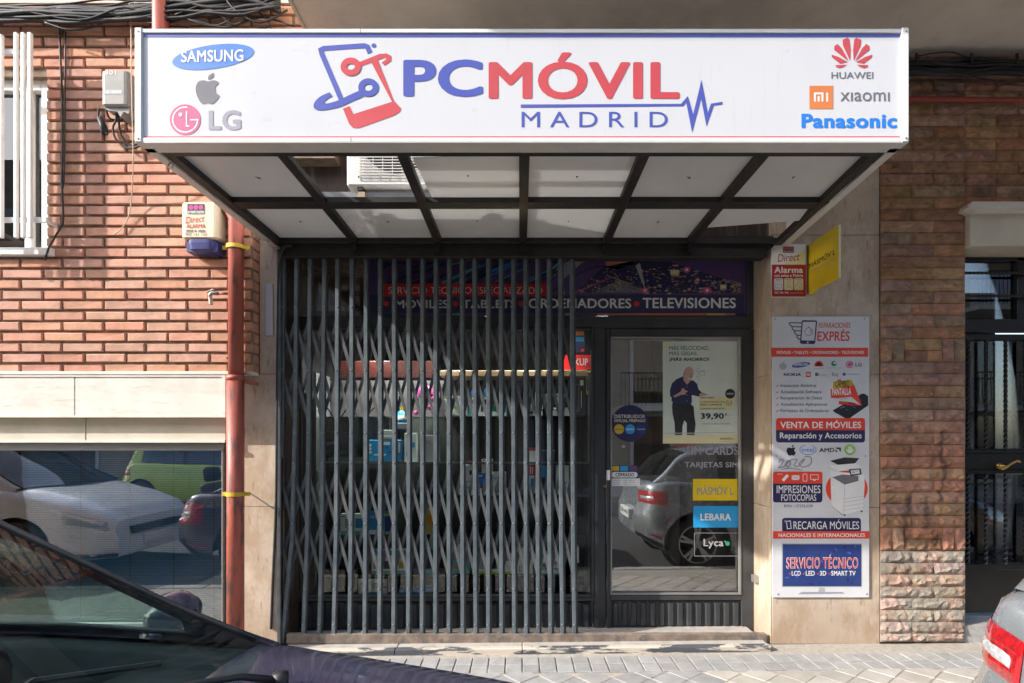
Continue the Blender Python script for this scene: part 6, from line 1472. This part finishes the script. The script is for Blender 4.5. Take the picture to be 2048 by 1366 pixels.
# cowl, wipers and bonnet shut line of the dark car
rows = []
for i in range(17):
    y = -.62 + 1.24 * i / 16; e = 1 - (y / .72) ** 2
    rows.append([Vector((2.80 + .125 * e + dx, y, .848 + .012 * e + dz)) + O for dx, dz in ((-.04, .004), (.03, .006), (.075, -.008), (.10, .002))])
MB().grid(rows).build('cowl', 'blacktrim', car, smooth=True)
for y0, y1 in ((.42, -.10), (-.12, -.60)):
    e0 = 1 - (y0 / .72) ** 2; a_ = Vector((2.88 + .1 * e0, y0, .875)) + O
    wp = MB().tube([a_, a_ + Vector((-.06, -.06, .035)), Vector((2.62, y1 + .12, .985)) + O], [.010, .008, .005], 8)
    wp.cyl(a_ - Vector((0, 0, .02)), a_ + Vector((0, 0, .018)), .018, 12)
    wp.build('wiper_arm', 'blacktrim', car, smooth=True)
    MB().tube([Vector((2.70, y0 - .05, .935)) + O, Vector((2.60, (y0 + y1) / 2, .985)) + O, Vector((2.66, y1 - .1, .96)) + O], .007, 6).build('wiper_blade', 'blacktrim', car)
make_car('parked_car', 'silver hatchback at the right edge showing its red and clear tail light', (1.37, -2.57, -.12), 4.0, .865, 'paint_silver', HATCH, 'glass_cardark', plate='6444 JRD')
WH = copy.deepcopy(HATCH)
make_car('parked_car', 'pale grey car parked behind the dark one, seen only reflected in the blue window', (-8.25, -2.72, -.12), 4.0, .865, 'paint_white', WH, 'glass_cardark', plate='9075 DKL')
GR = copy.deepcopy(HATCH); GR.update(roof=[(.14, .98), (.30, 1.36), (.5, 1.42), (1.2, 1.49), (1.7, 1.49), (2.1, 1.44), (2.95, .96)], xrf=2.08, xrr=.40, xb=1.35, win=(.45, 2.65), wheels=(.5, 2.85))
make_car('parked_car', 'lime green small car parked across the street, reflected in the blue window', (-8.4, -8.6, -.12), 4.0, .80, 'paint_green', GR, 'glass_cardark', plate='1187 CHW')
make_car('parked_car', 'red car parked across the street opposite the shop door', (3.0, -8.5, -.12), 4.0, .83, 'i_darkred', copy.deepcopy(HATCH), 'glass_cardark', plate='3320 GTZ')

# ------------------------------------------------------------------ building across the street (seen in reflections)
M['opp_wall'] = mat('ochre_brick_wall', (0.27, 0.22, 0.17), 0.9, var=0.15, scale=3)
M['opp_trim'] = mat('pale_render', (0.42, 0.39, 0.34), 0.8, var=0.1)
ob = thing('opposite_building', 'apartment building across the street with railed balconies, seen in reflections', 'building', (0, -12.8, 0))
MB().box(-34, 34, -16, -12.6, -.1, 9.6).build('wall', 'opp_wall', ob)
for fl in range(4):
    z = .1 if fl == 0 else 3.0 + (fl - 1) * 2.9 - .6
    if fl: MB().box(-34, 34, -12.6, -12.55, z - .25 + .0, z - .05).build('string_course', 'opp_trim', ob)
    if z + 2.2 > 9.6: continue
    for i in range(-9, 10):
        x = i * 3.4 + .6
        wf = MB().box(x - .65, x + .65, -12.6, -12.56, z + (.0 if fl else 0), z + 2.1).build('window', 'opp_trim', ob)
        MB().box(x - .55, x + .55, -12.559, -12.553, z + .1, z + 2.0).build('pane', 'glass_dark' if (i + fl) % 3 else 'i_lgrey', wf)
        if fl:
            MB().box(x - 1.1, x + 1.1, -12.55, -11.75, z - .18, z - .03).build('balcony_slab', 'opp_trim', ob)
            rl = MB().box(x - 1.1, x + 1.1, -11.79, -11.76, z + .90, z + .94)
            for k in range(19): rl.box(x - 1.08 + k * .119, x - 1.065 + k * .119, -11.78, -11.77, z - .03, z + .90)
            rl.build('railing', 'blackmetal', ob)
bpy.data.objects.remove(FO); bpy.data.curves.remove(FC)
